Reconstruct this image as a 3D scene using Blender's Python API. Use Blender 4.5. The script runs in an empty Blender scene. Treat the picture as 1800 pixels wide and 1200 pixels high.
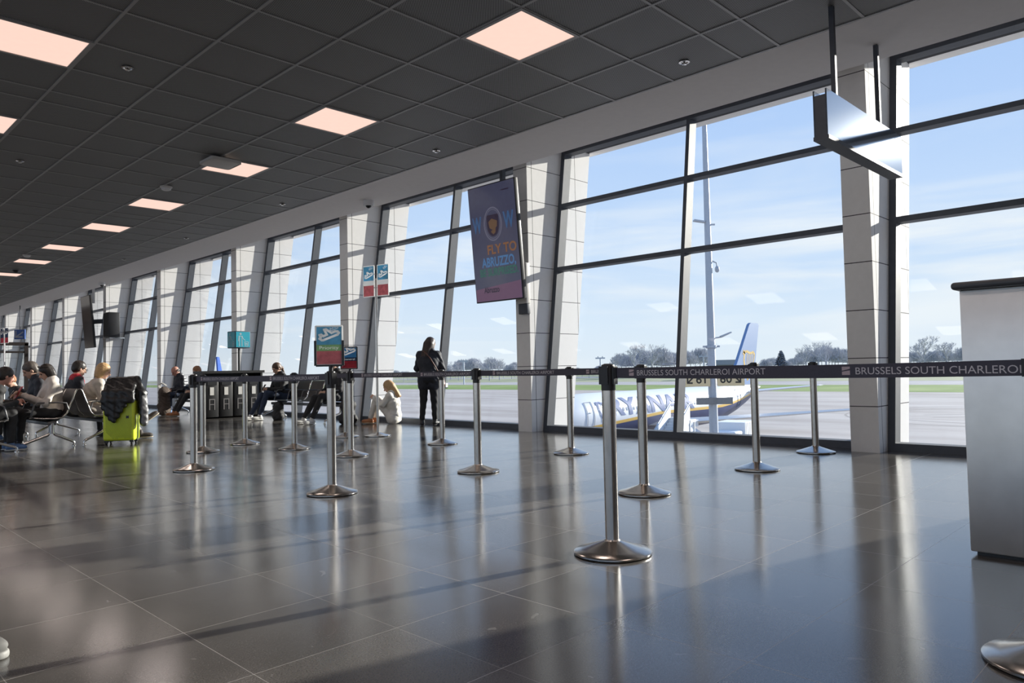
import bpy, bmesh, math, random
import numpy as np
from mathutils import Vector, Matrix, noise as mnoise
SC = bpy.context.scene
COL = SC.collection
R = math.radians
random.seed(7)

# ------------------------------------------------------------------ helpers
def mat(name, color, rough=.5, metal=0., spec=.5, var=.06, scale=12., bump=0., bscale=60., emit=None, estr=1., aniso=0., sheen=0., coat=0.):
    m = bpy.data.materials.new(name); m.use_nodes = True
    nt = m.node_tree; N = nt.nodes; L = nt.links
    b = N['Principled BSDF']
    tc = N.new('ShaderNodeTexCoord')
    no = N.new('ShaderNodeTexNoise'); no.inputs['Scale'].default_value = scale; no.inputs['Detail'].default_value = 4
    L.new(tc.outputs['Object'], no.inputs['Vector'])
    rp = N.new('ShaderNodeValToRGB')
    c = list(color[:3])
    lo = [max(0, v*(1-var)) for v in c] + [1]; hi = [min(1, v*(1+var)) for v in c] + [1]
    rp.color_ramp.elements[0].position = .3; rp.color_ramp.elements[1].position = .7
    rp.color_ramp.elements[0].color = lo; rp.color_ramp.elements[1].color = hi
    L.new(no.outputs['Fac'], rp.inputs['Fac']); L.new(rp.outputs['Color'], b.inputs['Base Color'])
    b.inputs['Roughness'].default_value = rough; b.inputs['Metallic'].default_value = metal
    b.inputs['Specular IOR Level'].default_value = spec
    if aniso: b.inputs['Anisotropic'].default_value = aniso
    if sheen: b.inputs['Sheen Weight'].default_value = sheen
    if coat: b.inputs['Coat Weight'].default_value = coat
    if emit:
        b.inputs['Emission Color'].default_value = (*emit, 1); b.inputs['Emission Strength'].default_value = estr
    if bump:
        n2 = N.new('ShaderNodeTexNoise'); n2.inputs['Scale'].default_value = bscale; n2.inputs['Detail'].default_value = 5
        L.new(tc.outputs['Object'], n2.inputs['Vector'])
        bp = N.new('ShaderNodeBump'); bp.inputs['Strength'].default_value = bump; bp.inputs['Distance'].default_value = .01
        L.new(n2.outputs['Fac'], bp.inputs['Height']); L.new(bp.outputs['Normal'], b.inputs['Normal'])
    return m

class MB:
    """collects shapes and links them as one mesh object"""
    def __init__(s): s.v = []; s.f = []; s.m = []; s.T = None; s.mi = 0
    def add(s, vs, fs, mi=None):
        o = len(s.v)
        for p in vs:
            p = Vector(p)
            if s.T is not None: p = s.T @ p
            s.v.append(p[:])
        for f in fs: s.f.append([i+o for i in f]); s.m.append(s.mi if mi is None else mi)
        return s
    def box(s, x0, x1, y0, y1, z0, z1, mi=None):
        vs = [(x0,y0,z0),(x1,y0,z0),(x1,y1,z0),(x0,y1,z0),(x0,y0,z1),(x1,y0,z1),(x1,y1,z1),(x0,y1,z1)]
        return s.add(vs, [(0,3,2,1),(4,5,6,7),(0,1,5,4),(1,2,6,5),(2,3,7,6),(3,0,4,7)], mi)
    def rbox(s, x0, x1, y0, y1, z0, z1, r, seg=3, mi=None):
        bm = bmesh.new(); bmesh.ops.create_cube(bm, size=1)
        for v in bm.verts: v.co = Vector(((x0+x1)/2+v.co.x*(x1-x0), (y0+y1)/2+v.co.y*(y1-y0), (z0+z1)/2+v.co.z*(z1-z0)))
        bmesh.ops.bevel(bm, geom=list(bm.edges), offset=r, segments=seg, affect='EDGES', profile=.5)
        bm.verts.index_update()
        s.add([v.co for v in bm.verts], [[v.index for v in f.verts] for f in bm.faces], mi); bm.free(); return s
    def beam(s, a, b, w, h, up=(0,0,1), mi=None):
        """rectangular bar from a to b, w across, h along up"""
        a = Vector(a); b = Vector(b); d = (b-a).normalized(); u = Vector(up); sd = d.cross(u).normalized(); u = sd.cross(d)
        vs = []
        for p in (a, b):
            for i, j in ((-1,-1),(1,-1),(1,1),(-1,1)): vs.append(p + sd*(w/2*i) + u*(h/2*j))
        return s.add(vs, [(0,3,2,1),(4,5,6,7),(0,1,5,4),(1,2,6,5),(2,3,7,6),(3,0,4,7)], mi)
    def prism(s, poly, axis, lo, hi, mi=None):
        """poly: 2-D outline; axis: 0,1,2 extruded from lo to hi. order of plane axes: (y,z),(x,z),(x,y)"""
        def p3(q, t):
            return {0:(t,q[0],q[1]), 1:(q[0],t,q[1]), 2:(q[0],q[1],t)}[axis]
        n = len(poly); vs = [p3(q, lo) for q in poly] + [p3(q, hi) for q in poly]
        fs = [list(range(n))[::-1], list(range(n, 2*n))] + [(i, (i+1)%n, n+(i+1)%n, n+i) for i in range(n)]
        return s.add(vs, fs, mi)
    def tube(s, pts, r, n=12, caps=True, mi=None, closed=False):
        pts = [Vector(p) for p in pts]; k = len(pts)
        rs = r if isinstance(r, (list, tuple)) else [r]*k
        vs = []; prev = None
        for i, p in enumerate(pts):
            if closed: d = (pts[(i+1)%k]-pts[i-1]).normalized()
            else: d = (pts[min(i+1,k-1)]-pts[max(i-1,0)]).normalized()
            if prev is None:
                ref = Vector((0,0,1)) if abs(d.z) < .9 else Vector((1,0,0)); u = d.cross(ref).normalized()
            else: u = (prev - d*prev.dot(d)).normalized()
            prev = u; w = d.cross(u)
            for j in range(n):
                a = 2*math.pi*j/n; vs.append(p + (u*math.cos(a)+w*math.sin(a))*rs[i])
        fs = []
        for i in range(k if closed else k-1):
            q = (i+1)%k
            for j in range(n): fs.append((i*n+j, i*n+(j+1)%n, q*n+(j+1)%n, q*n+j))
        if caps and not closed: fs += [list(range(n))[::-1], [(k-1)*n+j for j in range(n)]]
        return s.add(vs, fs, mi)
    def lathe(s, prof, n=32, c=(0,0,0), mi=None, mis=None):
        vs = []; fs = []; ms = []
        for r, z in prof:
            for j in range(n):
                a = 2*math.pi*j/n; vs.append((c[0]+r*math.cos(a), c[1]+r*math.sin(a), c[2]+z))
        for i in range(len(prof)-1):
            for j in range(n):
                fs.append((i*n+j, i*n+(j+1)%n, (i+1)*n+(j+1)%n, (i+1)*n+j))
        fs += [list(range(n))[::-1], [(len(prof)-1)*n+j for j in range(n)]]
        return s.add(vs, fs, mi)
    def ell(s, c, r, nu=16, nv=10, mi=None):
        vs = [(c[0], c[1], c[2]-r[2])]; fs = []
        for i in range(1, nv):
            t = math.pi*i/nv - math.pi/2
            for j in range(nu):
                a = 2*math.pi*j/nu; vs.append((c[0]+r[0]*math.cos(t)*math.cos(a), c[1]+r[1]*math.cos(t)*math.sin(a), c[2]+r[2]*math.sin(t)))
        vs.append((c[0], c[1], c[2]+r[2])); top = len(vs)-1
        for j in range(nu): fs.append((0, 1+(j+1)%nu, 1+j)); fs.append((top, 1+(nv-2)*nu+j, 1+(nv-2)*nu+(j+1)%nu))
        for i in range(nv-2):
            for j in range(nu): fs.append((1+i*nu+j, 1+i*nu+(j+1)%nu, 1+(i+1)*nu+(j+1)%nu, 1+(i+1)*nu+j))
        return s.add(vs, fs, mi)
    def build(s, name, mats, parent=None, smooth=None, T=None):
        me = bpy.data.meshes.new(name); me.from_pydata(s.v, [], s.f); me.update()
        if not isinstance(mats, (list, tuple)): mats = [mats]
        for m in mats: me.materials.append(m)
        if len(mats) > 1: me.polygons.foreach_set('material_index', s.m)
        bm = bmesh.new(); bm.from_mesh(me); bmesh.ops.recalc_face_normals(bm, faces=bm.faces); bm.to_mesh(me); bm.free()
        if smooth:
            me.polygons.foreach_set('use_smooth', [True]*len(me.polygons)); me.set_sharp_from_angle(angle=R(smooth))
        return put(name, me, parent, T)

def put(name, me, parent=None, T=None):
    o = bpy.data.objects.new(name, me); COL.objects.link(o)
    if parent: o.parent = parent
    if T is not None: o.matrix_local = T
    return o
def tag(o, label=None, cat=None, group=None, kind=None):
    if label: o['label'] = label
    if cat: o['category'] = cat
    if group: o['group'] = group
    if kind: o['kind'] = kind
    return o
def thing(name, label, cat, loc=(0,0,0), rz=0, group=None, kind=None):
    o = bpy.data.objects.new(name, None); COL.objects.link(o); o.location = loc; o.rotation_euler = (0,0,rz)
    o.empty_display_size = .1
    return tag(o, label, cat, group, kind)
def copy_tree(o, parent=None, loc=None, rz=None, label=None, group=None):
    c = o.copy(); COL.objects.link(c)
    if parent: c.parent = parent
    if loc is not None: c.location = loc
    if rz is not None: c.rotation_euler = (0,0,rz)
    if label: c['label'] = label
    if group: c['group'] = group
    for ch in list(o.children): copy_tree(ch, c)
    return c
def text_mesh(body, size, spacing=1., bold=0., align='LEFT', depth=0.):
    cu = bpy.data.curves.new('lettering', 'FONT'); cu.body = body; cu.size = size; cu.space_character = spacing; cu.offset = bold
    cu.align_x = align; cu.extrude = depth; cu.resolution_u = 4
    o = bpy.data.objects.new('lettering', cu); COL.objects.link(o)
    dg = bpy.context.evaluated_depsgraph_get(); dg.update()
    me = bpy.data.meshes.new_from_object(o.evaluated_get(dg)); bpy.data.objects.remove(o); bpy.data.curves.remove(cu)
    return me
def put_text(body, size, m, parent, origin, ux, uy, name='lettering', **k):
    """flat lettering: text x along ux, y along uy, origin in parent's space"""
    sp = k.pop('width', None)
    me = text_mesh(body, size, **k)
    ux = Vector(ux).normalized(); uy = Vector(uy).normalized(); o = Vector(origin)
    co = np.empty(len(me.vertices)*3); me.vertices.foreach_get('co', co); co = co.reshape(-1,3)
    sx = 1.
    if sp: sx = sp/(co[:,0].max()-co[:,0].min())
    out = [(o + ux*(float(c[0])*sx) + uy*float(c[1]) + ux.cross(uy)*float(c[2]))[:] for c in co]
    me.vertices.foreach_set('co', np.array(out).ravel()); me.update()
    me.materials.clear(); me.materials.append(m)
    return put(name, me, parent)
def flat(mb, pts2, o, ux, uy, off=0., mi=None):
    """polygon given in a plane (o, ux, uy)"""
    o = Vector(o); ux = Vector(ux); uy = Vector(uy); n = ux.cross(uy).normalized()
    mb.add([o+ux*p[0]+uy*p[1]+n*off for p in pts2], [list(range(len(pts2)))], mi)
def stroke(mb, pts2, w, o, ux, uy, off=0., mi=None, closed=False):
    k = len(pts2); P = [Vector((p[0], p[1])) for p in pts2]
    rng = range(k if closed else k-1)
    for i in rng:
        a = P[i]; b = P[(i+1)%k]; d = (b-a)
        if d.length < 1e-6: continue
        d.normalize(); n = Vector((-d.y, d.x))*w/2; a2 = a-d*w*.4; b2 = b+d*w*.4
        flat(mb, [a2-n, b2-n, b2+n, a2+n], o, ux, uy, off+.00002*i, mi)

def carve(o, cutters):
    """cut the cutters' shapes out of o and drop the cutters"""
    for c in cutters:
        md = o.modifiers.new('cut', 'BOOLEAN'); md.operation = 'DIFFERENCE'; md.object = c; md.solver = 'EXACT'; md.use_self = True
    dg = bpy.context.evaluated_depsgraph_get(); dg.update()
    me = bpy.data.meshes.new_from_object(o.evaluated_get(dg)); o.modifiers.clear(); o.data = me
    for c in cutters: bpy.data.objects.remove(c)
# ------------------------------------------------------------------ signed-distance modelling (bodies, cloth, soft things)
def rc(a, b, ra, rb=None, k=.02): return ('c', np.array(a, float), np.array(b, float), ra, ra if rb is None else rb, k, 1)
def el(c, r, rot=None, k=.02, op=1): return ('e', np.array(c, float), np.array(r, float), None if rot is None else np.array(rot, float), 0, k, op)
def sdf_mesh(name, prims, res, mats, parent=None, wob=0., wscale=9., slot=None, floor=None):
    lo = np.full(3, 1e9); hi = -lo
    bbs = []
    for p in prims:
        if p[0] == 'c': l = np.minimum(p[1]-p[3], p[2]-p[4]); h = np.maximum(p[1]+p[3], p[2]+p[4])
        else: q = p[2].max(); l = p[1]-q; h = p[1]+q
        bbs.append((l, h))
        if p[6] > 0: lo = np.minimum(lo, l); hi = np.maximum(hi, h)
    lo = lo-4*res-wob; hi = hi+4*res+wob
    n = np.ceil((hi-lo)/res).astype(int)+1
    F = np.full(n, .5, np.float32)
    for p, (l, h) in zip(prims, bbs):
        mg = p[5]+3*res+wob
        i0 = np.maximum(0, np.floor((l-mg-lo)/res).astype(int)); i1 = np.minimum(n, np.ceil((h+mg-lo)/res).astype(int)+1)
        if (i1 <= i0).any(): continue
        ax = [(np.arange(i0[d], i1[d])*res+lo[d]).astype(np.float32) for d in range(3)]
        X, Y, Z = np.meshgrid(*ax, indexing='ij')
        if p[0] == 'c':
            a, b, ra, rb = p[1], p[2], p[3], p[4]; ba = b-a; L2 = max(ba@ba, 1e-9)
            t = np.clip(((X-a[0])*ba[0]+(Y-a[1])*ba[1]+(Z-a[2])*ba[2])/L2, 0, 1)
            d = np.sqrt((X-a[0]-t*ba[0])**2+(Y-a[1]-t*ba[1])**2+(Z-a[2]-t*ba[2])**2)-(ra+(rb-ra)*t)
        else:
            c, r, rot = p[1], p[2], p[3]; q = [X-c[0], Y-c[1], Z-c[2]]
            if rot is not None: q = [q[0]*rot[j][0]+q[1]*rot[j][1]+q[2]*rot[j][2] for j in range(3)]
            k0 = np.sqrt((q[0]/r[0])**2+(q[1]/r[1])**2+(q[2]/r[2])**2); k1 = np.sqrt((q[0]/r[0]**2)**2+(q[1]/r[1]**2)**2+(q[2]/r[2]**2)**2)+1e-6
            d = k0*(k0-1)/k1
        sl = tuple(slice(i0[j], i1[j]) for j in range(3)); f = F[sl]; k = p[5]
        if p[6] > 0:
            hh = np.clip(.5+.5*(f-d)/k, 0, 1); F[sl] = f+(d-f)*hh-k*hh*(1-hh)
        else:
            hh = np.clip(.5-.5*(f+d)/k, 0, 1); F[sl] = f+(-d-f)*hh+k*hh*(1-hh)
    if wob:
        ax = [(np.arange(n[d])*res+lo[d]).astype(np.float32) for d in range(3)]
        X, Y, Z = np.meshgrid(*ax, indexing='ij'); s = wscale
        F += wob*(np.sin(s*2.1*X+s*1.3*Z+2*np.sin(s*Y))*np.sin(s*1.7*Y-s*1.9*Z+1.3)+.5*np.sin(s*4.1*Z+s*3.1*X)*np.sin(s*3.7*Y+1))
    if floor is not None:
        Zc = (np.arange(n[2])*res+lo[2]).astype(np.float32); F = np.maximum(F, (floor-Zc)[None, None, :])
    S = F < 0; nx, ny, nz = F.shape
    cs = sum(S[i:nx-1+i, j:ny-1+j, k:nz-1+k].astype(np.int8) for i in (0,1) for j in (0,1) for k in (0,1))
    act = (cs > 0) & (cs < 8); ai = np.argwhere(act); idx = np.full(act.shape, -1, np.int64); idx[act] = np.arange(len(ai))
    pos = np.zeros((len(ai), 3)); cnt = np.zeros(len(ai))
    for d in range(3):
        o = [e for e in range(3) if e != d]
        for u in (0,1):
            for v in (0,1):
                c1 = np.zeros(3, int); c1[o[0]] = u; c1[o[1]] = v; c2 = c1.copy(); c2[d] = 1
                f1 = F[tuple((ai+c1).T)]; f2 = F[tuple((ai+c2).T)]; cr = (f1 < 0) != (f2 < 0)
                t = np.where(cr, f1/np.where(cr, f1-f2, 1), 0)
                pos[cr] += c1; pos[cr, d] += t[cr]; cnt += cr
    V = (ai+pos/cnt[:, None])*res+lo
    Q = []
    for d in range(3):
        sl0 = [slice(None)]*3; sl1 = [slice(None)]*3; sl0[d] = slice(0, -1); sl1[d] = slice(1, None)
        a = S[tuple(sl0)]; b = S[tuple(sl1)]; e = np.argwhere(a != b); o = [(d+1)%3, (d+2)%3]
        ok = (e[:, o[0]] > 0) & (e[:, o[1]] > 0) & (e[:, o[0]] < act.shape[o[0]]) & (e[:, o[1]] < act.shape[o[1]]); e = e[ok]
        ins = a[tuple(e.T)]
        def cell(u, v):
            g = e.copy(); g[:, o[0]] += u; g[:, o[1]] += v; return idx[tuple(g.T)]
        q = np.stack([cell(-1,-1), cell(0,-1), cell(0,0), cell(-1,0)], 1)
        q[~ins] = q[~ins][:, ::-1]; Q.append(q)
    Q = np.concatenate(Q); Q = Q[(Q >= 0).all(1)]
    me = bpy.data.meshes.new(name)
    me.vertices.add(len(V)); me.vertices.foreach_set('co', V.ravel())
    me.loops.add(len(Q)*4); me.loops.foreach_set('vertex_index', Q.ravel().astype(np.int32))
    me.polygons.add(len(Q)); me.polygons.foreach_set('loop_start', np.arange(0, len(Q)*4, 4, dtype=np.int32))
    if not isinstance(mats, (list, tuple)): mats = [mats]
    for m in mats: me.materials.append(m)
    me.update(calc_edges=True); me.validate()
    me.polygons.foreach_set('use_smooth', [True]*len(me.polygons))
    if slot:
        cen = V[Q].mean(1); s = np.zeros(len(Q), np.int32); slot(cen, s)
        if len(me.polygons) == len(Q): me.polygons.foreach_set('material_index', s)
    return put(name, me, parent)
# ------------------------------------------------------------------ camera, world, sun
HC = 1.0225; FPX = 1292.28; YAW = R(45.5088); PIT = R(2.1919); ROL = R(-1.1948)
fw = Vector((math.sin(YAW)*math.cos(PIT), math.cos(YAW)*math.cos(PIT), math.sin(PIT)))
rt = Vector((math.cos(YAW), -math.sin(YAW), 0)); up = rt.cross(fw)
rt2 = rt*math.cos(ROL)+up*math.sin(ROL); up2 = -rt*math.sin(ROL)+up*math.cos(ROL)
cd = bpy.data.cameras.new('camera'); cam = bpy.data.objects.new('camera', cd); COL.objects.link(cam)
cd.sensor_width = 36; cd.lens = FPX/1800*36; cd.clip_end = 3000; cd.clip_start = .05
Mx = Matrix((rt2, up2, -fw)).transposed().to_4x4(); Mx.translation = (0, 0, HC); cam.matrix_world = Mx
SC.camera = cam
SC.view_settings.view_transform = 'Standard'; SC.view_settings.look = 'None'; SC.view_settings.gamma = 1; SC.view_settings.use_curve_mapping = False
SC.view_settings.exposure = .5
SC.cycles.max_bounces = 10; SC.cycles.diffuse_bounces = 5; SC.cycles.glossy_bounces = 5; SC.cycles.transparent_max_bounces = 24
SC.cycles.sample_clamp_indirect = 4; SC.cycles.caustics_reflective = False; SC.cycles.caustics_refractive = False
SC.cycles.use_denoising = True

AZ = math.atan(.224); EL = R(15.8)          # sun comes in through the window wall
sdir = Vector((math.cos(AZ)*math.cos(EL), -math.sin(AZ)*math.cos(EL), math.sin(EL)))
sl = bpy.data.lights.new('sun', 'SUN'); sl.energy = 7.2; sl.angle = R(.53); sl.color = (1, .93, .84)
so = bpy.data.objects.new('sun', sl); COL.objects.link(so); so.rotation_euler = (-sdir).to_track_quat('-Z', 'Y').to_euler(); so.location = (40, -8, 14)

w = bpy.data.worlds.new('sky'); SC.world = w; w.use_nodes = True
nt = w.node_tree; N = nt.nodes; L = nt.links; bg = N['Background']
tc = N.new('ShaderNodeTexCoord'); sp = N.new('ShaderNodeSeparateXYZ'); L.new(tc.outputs['Generated'], sp.inputs[0])
rp = N.new('ShaderNodeValToRGB'); L.new(sp.outputs['Z'], rp.inputs['Fac'])
E_ = rp.color_ramp.elements; E_[0].position = 0; E_[0].color = (.80, .87, .95, 1); E_[1].position = 1; E_[1].color = (.16, .32, .72, 1)
for p, c in ((.06, (.74, .845, .98)), (.16, (.60, .75, .99)), (.30, (.48, .65, .97)), (.55, (.33, .51, .88))):
    e = E_.new(p); e.color = (*c, 1)
mp = N.new('ShaderNodeMapping'); mp.inputs['Scale'].default_value = (1.6, 1.1, 9.5); mp.inputs['Rotation'].default_value = (R(4), R(3), 0)
L.new(tc.outputs['Generated'], mp.inputs['Vector'])
n1 = N.new('ShaderNodeTexNoise'); n1.inputs['Scale'].default_value = 2.1; n1.inputs['Detail'].default_value = 7; n1.inputs['Roughness'].default_value = .55; n1.inputs['Distortion'].default_value = .5
L.new(mp.outputs['Vector'], n1.inputs['Vector'])
cr = N.new('ShaderNodeMapRange'); cr.inputs[1].default_value = .44; cr.inputs[2].default_value = .66; L.new(n1.outputs['Fac'], cr.inputs[0])
el_ = N.new('ShaderNodeValToRGB'); L.new(sp.outputs['Z'], el_.inputs['Fac'])
e = el_.color_ramp.elements; e[0].position = .0; e[0].color = (.25,)*3+(1,); e[1].position = .45; e[1].color = (.12,)*3+(1,)
x = e.new(.06); x.color = (.75,)*3+(1,); x = e.new(.15); x.color = (.9,)*3+(1,); x = e.new(.22); x.color = (.25,)*3+(1,)
mu = N.new('ShaderNodeMath'); mu.operation = 'MULTIPLY'; L.new(cr.outputs[0], mu.inputs[0]); L.new(el_.outputs['Color'], mu.inputs[1])
mx = N.new('ShaderNodeMix'); mx.data_type = 'RGBA'; L.new(mu.outputs[0], mx.inputs['Factor']); L.new(rp.outputs['Color'], mx.inputs['A']); mx.inputs['B'].default_value = (.93, .95, .98, 1)
L.new(mx.outputs['Result'], bg.inputs['Color']); bg.inputs['Strength'].default_value = .765

# ------------------------------------------------------------------ materials
M = {}
M['white_panel'] = mat('white_cladding', (.86,.85,.84), .75, spec=.12, var=.02)
def groove(m, zs, xs):
    """thin dark joints of the cladding: horizontal at z0+n*dz, vertical at distance from the inner edge"""
    nt = m.node_tree; N = nt.nodes; L = nt.links; b = N['Principled BSDF']
    tc = N.new('ShaderNodeTexCoord'); s = N.new('ShaderNodeSeparateXYZ'); L.new(tc.outputs['Object'], s.inputs[0])
    def op(o, a, bb=None):
        n = N.new('ShaderNodeMath'); n.operation = o
        for i, q in enumerate((a, bb)):
            if q is None: continue
            if isinstance(q, (int, float)): n.inputs[i].default_value = q
            else: L.new(q, n.inputs[i])
        return n.outputs[0]
    z0, dz = zs
    f = op('ABSOLUTE', op('SUBTRACT', op('FRACT', op('ADD', op('DIVIDE', op('SUBTRACT', s.outputs['Z'], z0), dz), 20.5)), .5))
    g = op('LESS_THAN', f, .005/dz)
    for x in xs: g = op('MAXIMUM', g, op('LESS_THAN', op('ABSOLUTE', op('SUBTRACT', s.outputs['X'], x)), .005))
    mxn = N.new('ShaderNodeMix'); mxn.data_type = 'RGBA'; L.new(g, mxn.inputs['Factor'])
    old = b.inputs['Base Color'].links[0].from_socket; L.new(old, mxn.inputs['A']); mxn.inputs['B'].default_value = (.05,.05,.055,1)
    L.new(mxn.outputs['Result'], b.inputs['Base Color'])
groove(M['white_panel'], (.52, .55), (.115, 1.25))
M['plaster'] = mat('soffit_plaster', (.93,.90,.89), .75, var=.015)
M['frame'] = mat('dark_aluminium', (.085,.095,.115), .55, .0, spec=.3, var=.06)
M['wall'] = mat('wall_paint', (.62,.60,.58), .8, var=.02)
M['steel'] = mat('brushed_steel', (.52,.49,.46), .19, 1., var=.05, scale=40, aniso=.45)
M['steel_dark'] = mat('satin_steel', (.90,.89,.87), .46, 1., var=.05, scale=6, aniso=.6)
M['chrome'] = mat('polished_metal', (.72,.70,.68), .14, 1., var=.03)
M['black'] = mat('black_plastic', (.018,.018,.02), .42, var=.1)
M['belt'] = mat('navy_webbing', (.055,.050,.072), .62, var=.1, scale=200)
M['belt_print'] = mat('pale_print', (.62,.58,.60), .6, var=.03)
M['belt_logo'] = mat('logo_print', (.50,.40,.42), .6, var=.03)
M['white'] = mat('white_paint', (.82,.82,.82), .45, var=.02)
M['offwhite'] = mat('off_white_plastic', (.70,.68,.64), .5, var=.02)
M['lens'] = mat('dark_lens', (.01,.01,.012), .08, var=.1)
M['lamp'] = mat('led_panel', (.25,.22,.2), .5, emit=(.70,.485,.405), estr=1.0)
M['tbar'] = mat('grey_tee_bar', (.40,.39,.385), .45, .3, var=.04)

def glass_mat(name, tint=(.95,.97,.97), f0=.045):
    m = bpy.data.materials.new(name); m.use_nodes = True; nt = m.node_tree; N = nt.nodes; L = nt.links
    N.remove(N['Principled BSDF']); out = N['Material Output']
    tr = N.new('ShaderNodeBsdfTransparent'); gl = N.new('ShaderNodeBsdfGlossy'); gl.inputs['Roughness'].default_value = 0.0
    no = N.new('ShaderNodeTexNoise'); no.inputs['Scale'].default_value = .8
    cr = N.new('ShaderNodeValToRGB'); cr.color_ramp.elements[0].color = (*[v*.99 for v in tint], 1); cr.color_ramp.elements[1].color = (*tint, 1)
    L.new(no.outputs['Fac'], cr.inputs['Fac']); L.new(cr.outputs['Color'], tr.inputs['Color'])
    lw = N.new('ShaderNodeLayerWeight'); p = N.new('ShaderNodeMath'); p.operation = 'POWER'; L.new(lw.outputs['Facing'], p.inputs[0]); p.inputs[1].default_value = 5
    mr = N.new('ShaderNodeMapRange'); L.new(p.outputs[0], mr.inputs[0]); mr.inputs[3].default_value = f0; mr.inputs[4].default_value = 1
    mx = N.new('ShaderNodeMixShader'); L.new(mr.outputs[0], mx.inputs['Fac']); L.new(tr.outputs[0], mx.inputs[1]); L.new(gl.outputs[0], mx.inputs[2])
    L.new(mx.outputs[0], out.inputs['Surface']); return m
M['glass'] = glass_mat('window_glass', f0=.012)
M['acrylic'] = glass_mat('clear_acrylic', (.97,.98,.98), .05)

def floor_mat():
    m = bpy.data.materials.new('granite_tiles'); m.use_nodes = True; nt = m.node_tree; N = nt.nodes; L = nt.links; b = N['Principled BSDF']
    tc = N.new('ShaderNodeTexCoord'); s = N.new('ShaderNodeSeparateXYZ'); L.new(tc.outputs['Object'], s.inputs[0])
    def op(o, a, bb=None, cc=None):
        n = N.new('ShaderNodeMath'); n.operation = o
        for i, q in enumerate((a, bb, cc)):
            if q is None: continue
            if isinstance(q, (int, float)): n.inputs[i].default_value = q
            else: L.new(q, n.inputs[i])
        return n.outputs[0]
    us = []; ids = []
    for ax, o0 in (('X', 1.188), ('Y', 3.038)):
        u = op('ADD', op('DIVIDE', op('SUBTRACT', s.outputs[ax], o0), .6), 100)
        f = op('FRACT', u); us.append(op('MINIMUM', f, op('SUBTRACT', 1, f))); ids.append(op('FLOOR', u))
    jn = []
    for ax, o0, q in (('X', 1.188, 0), ('Y', 3.038, 1)):
        li = op('FLOOR', op('ADD', op('DIVIDE', op('SUBTRACT', s.outputs[ax], o0), .6), 100.5))
        w1 = N.new('ShaderNodeTexWhiteNoise'); w1.noise_dimensions = '1D'; L.new(op('ADD', li, 37*q), w1.inputs['W'])
        jn.append(op('MULTIPLY', op('LESS_THAN', us[q], .0026), op('MULTIPLY_ADD', w1.outputs['Value'], .7, .3)))
    joint = op('MAXIMUM', jn[0], jn[1])
    cb = N.new('ShaderNodeCombineXYZ'); L.new(ids[0], cb.inputs[0]); L.new(ids[1], cb.inputs[1])
    wn = N.new('ShaderNodeTexWhiteNoise'); wn.noise_dimensions = '2D'; L.new(cb.outputs[0], wn.inputs['Vector'])
    n1 = N.new('ShaderNodeTexNoise'); n1.inputs['Scale'].default_value = 170; n1.inputs['Detail'].default_value = 4; n1.inputs['Roughness'].default_value = .75; L.new(tc.outputs['Object'], n1.inputs['Vector'])
    n2 = N.new('ShaderNodeTexNoise'); n2.inputs['Scale'].default_value = 2.2; n2.inputs['Detail'].default_value = 6; L.new(tc.outputs['Object'], n2.inputs['Vector'])
    n3 = N.new('ShaderNodeTexNoise'); n3.inputs['Scale'].default_value = 5; n3.inputs['Detail'].default_value = 9; n3.inputs['Distortion'].default_value = 1.6; L.new(tc.outputs['Object'], n3.inputs['Vector'])
    v = op('ADD', op('MULTIPLY', n1.outputs['Fac'], .95), op('ADD', op('MULTIPLY', n2.outputs['Fac'], .14), op('MULTIPLY', wn.outputs['Value'], .16)))
    cr = N.new('ShaderNodeValToRGB'); L.new(v, cr.inputs['Fac'])
    e = cr.color_ramp.elements; e[0].position = .32; e[0].color = (.016,.015,.014,1); e[1].position = .95; e[1].color = (.17,.156,.142,1)
    scuff = op('MULTIPLY', op('GREATER_THAN', n3.outputs['Fac'], .70), .25)
    m1 = N.new('ShaderNodeMix'); m1.data_type = 'RGBA'; L.new(scuff, m1.inputs['Factor']); L.new(cr.outputs['Color'], m1.inputs['A']); m1.inputs['B'].default_value = (.32,.31,.30,1)
    m2 = N.new('ShaderNodeMix'); m2.data_type = 'RGBA'; L.new(joint, m2.inputs['Factor']); L.new(m1.outputs['Result'], m2.inputs['A']); m2.inputs['B'].default_value = (.36,.34,.32,1)
    L.new(m2.outputs['Result'], b.inputs['Base Color'])
    rr = N.new('ShaderNodeMapRange'); L.new(n2.outputs['Fac'], rr.inputs[0]); rr.inputs[3].default_value = .11; rr.inputs[4].default_value = .19
    L.new(op('ADD', rr.outputs[0], op('MULTIPLY', joint, .3)), b.inputs['Roughness'])
    b.inputs['IOR'].default_value = 1.85; b.inputs['Specular Tint'].default_value = (.70,.84,1,1)
    bp = N.new('ShaderNodeBump'); bp.inputs['Strength'].default_value = .04; bp.inputs['Distance'].default_value = .002; L.new(n1.outputs['Fac'], bp.inputs['Height']); L.new(bp.outputs['Normal'], b.inputs['Normal'])
    return m
M['floor'] = floor_mat()

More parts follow.
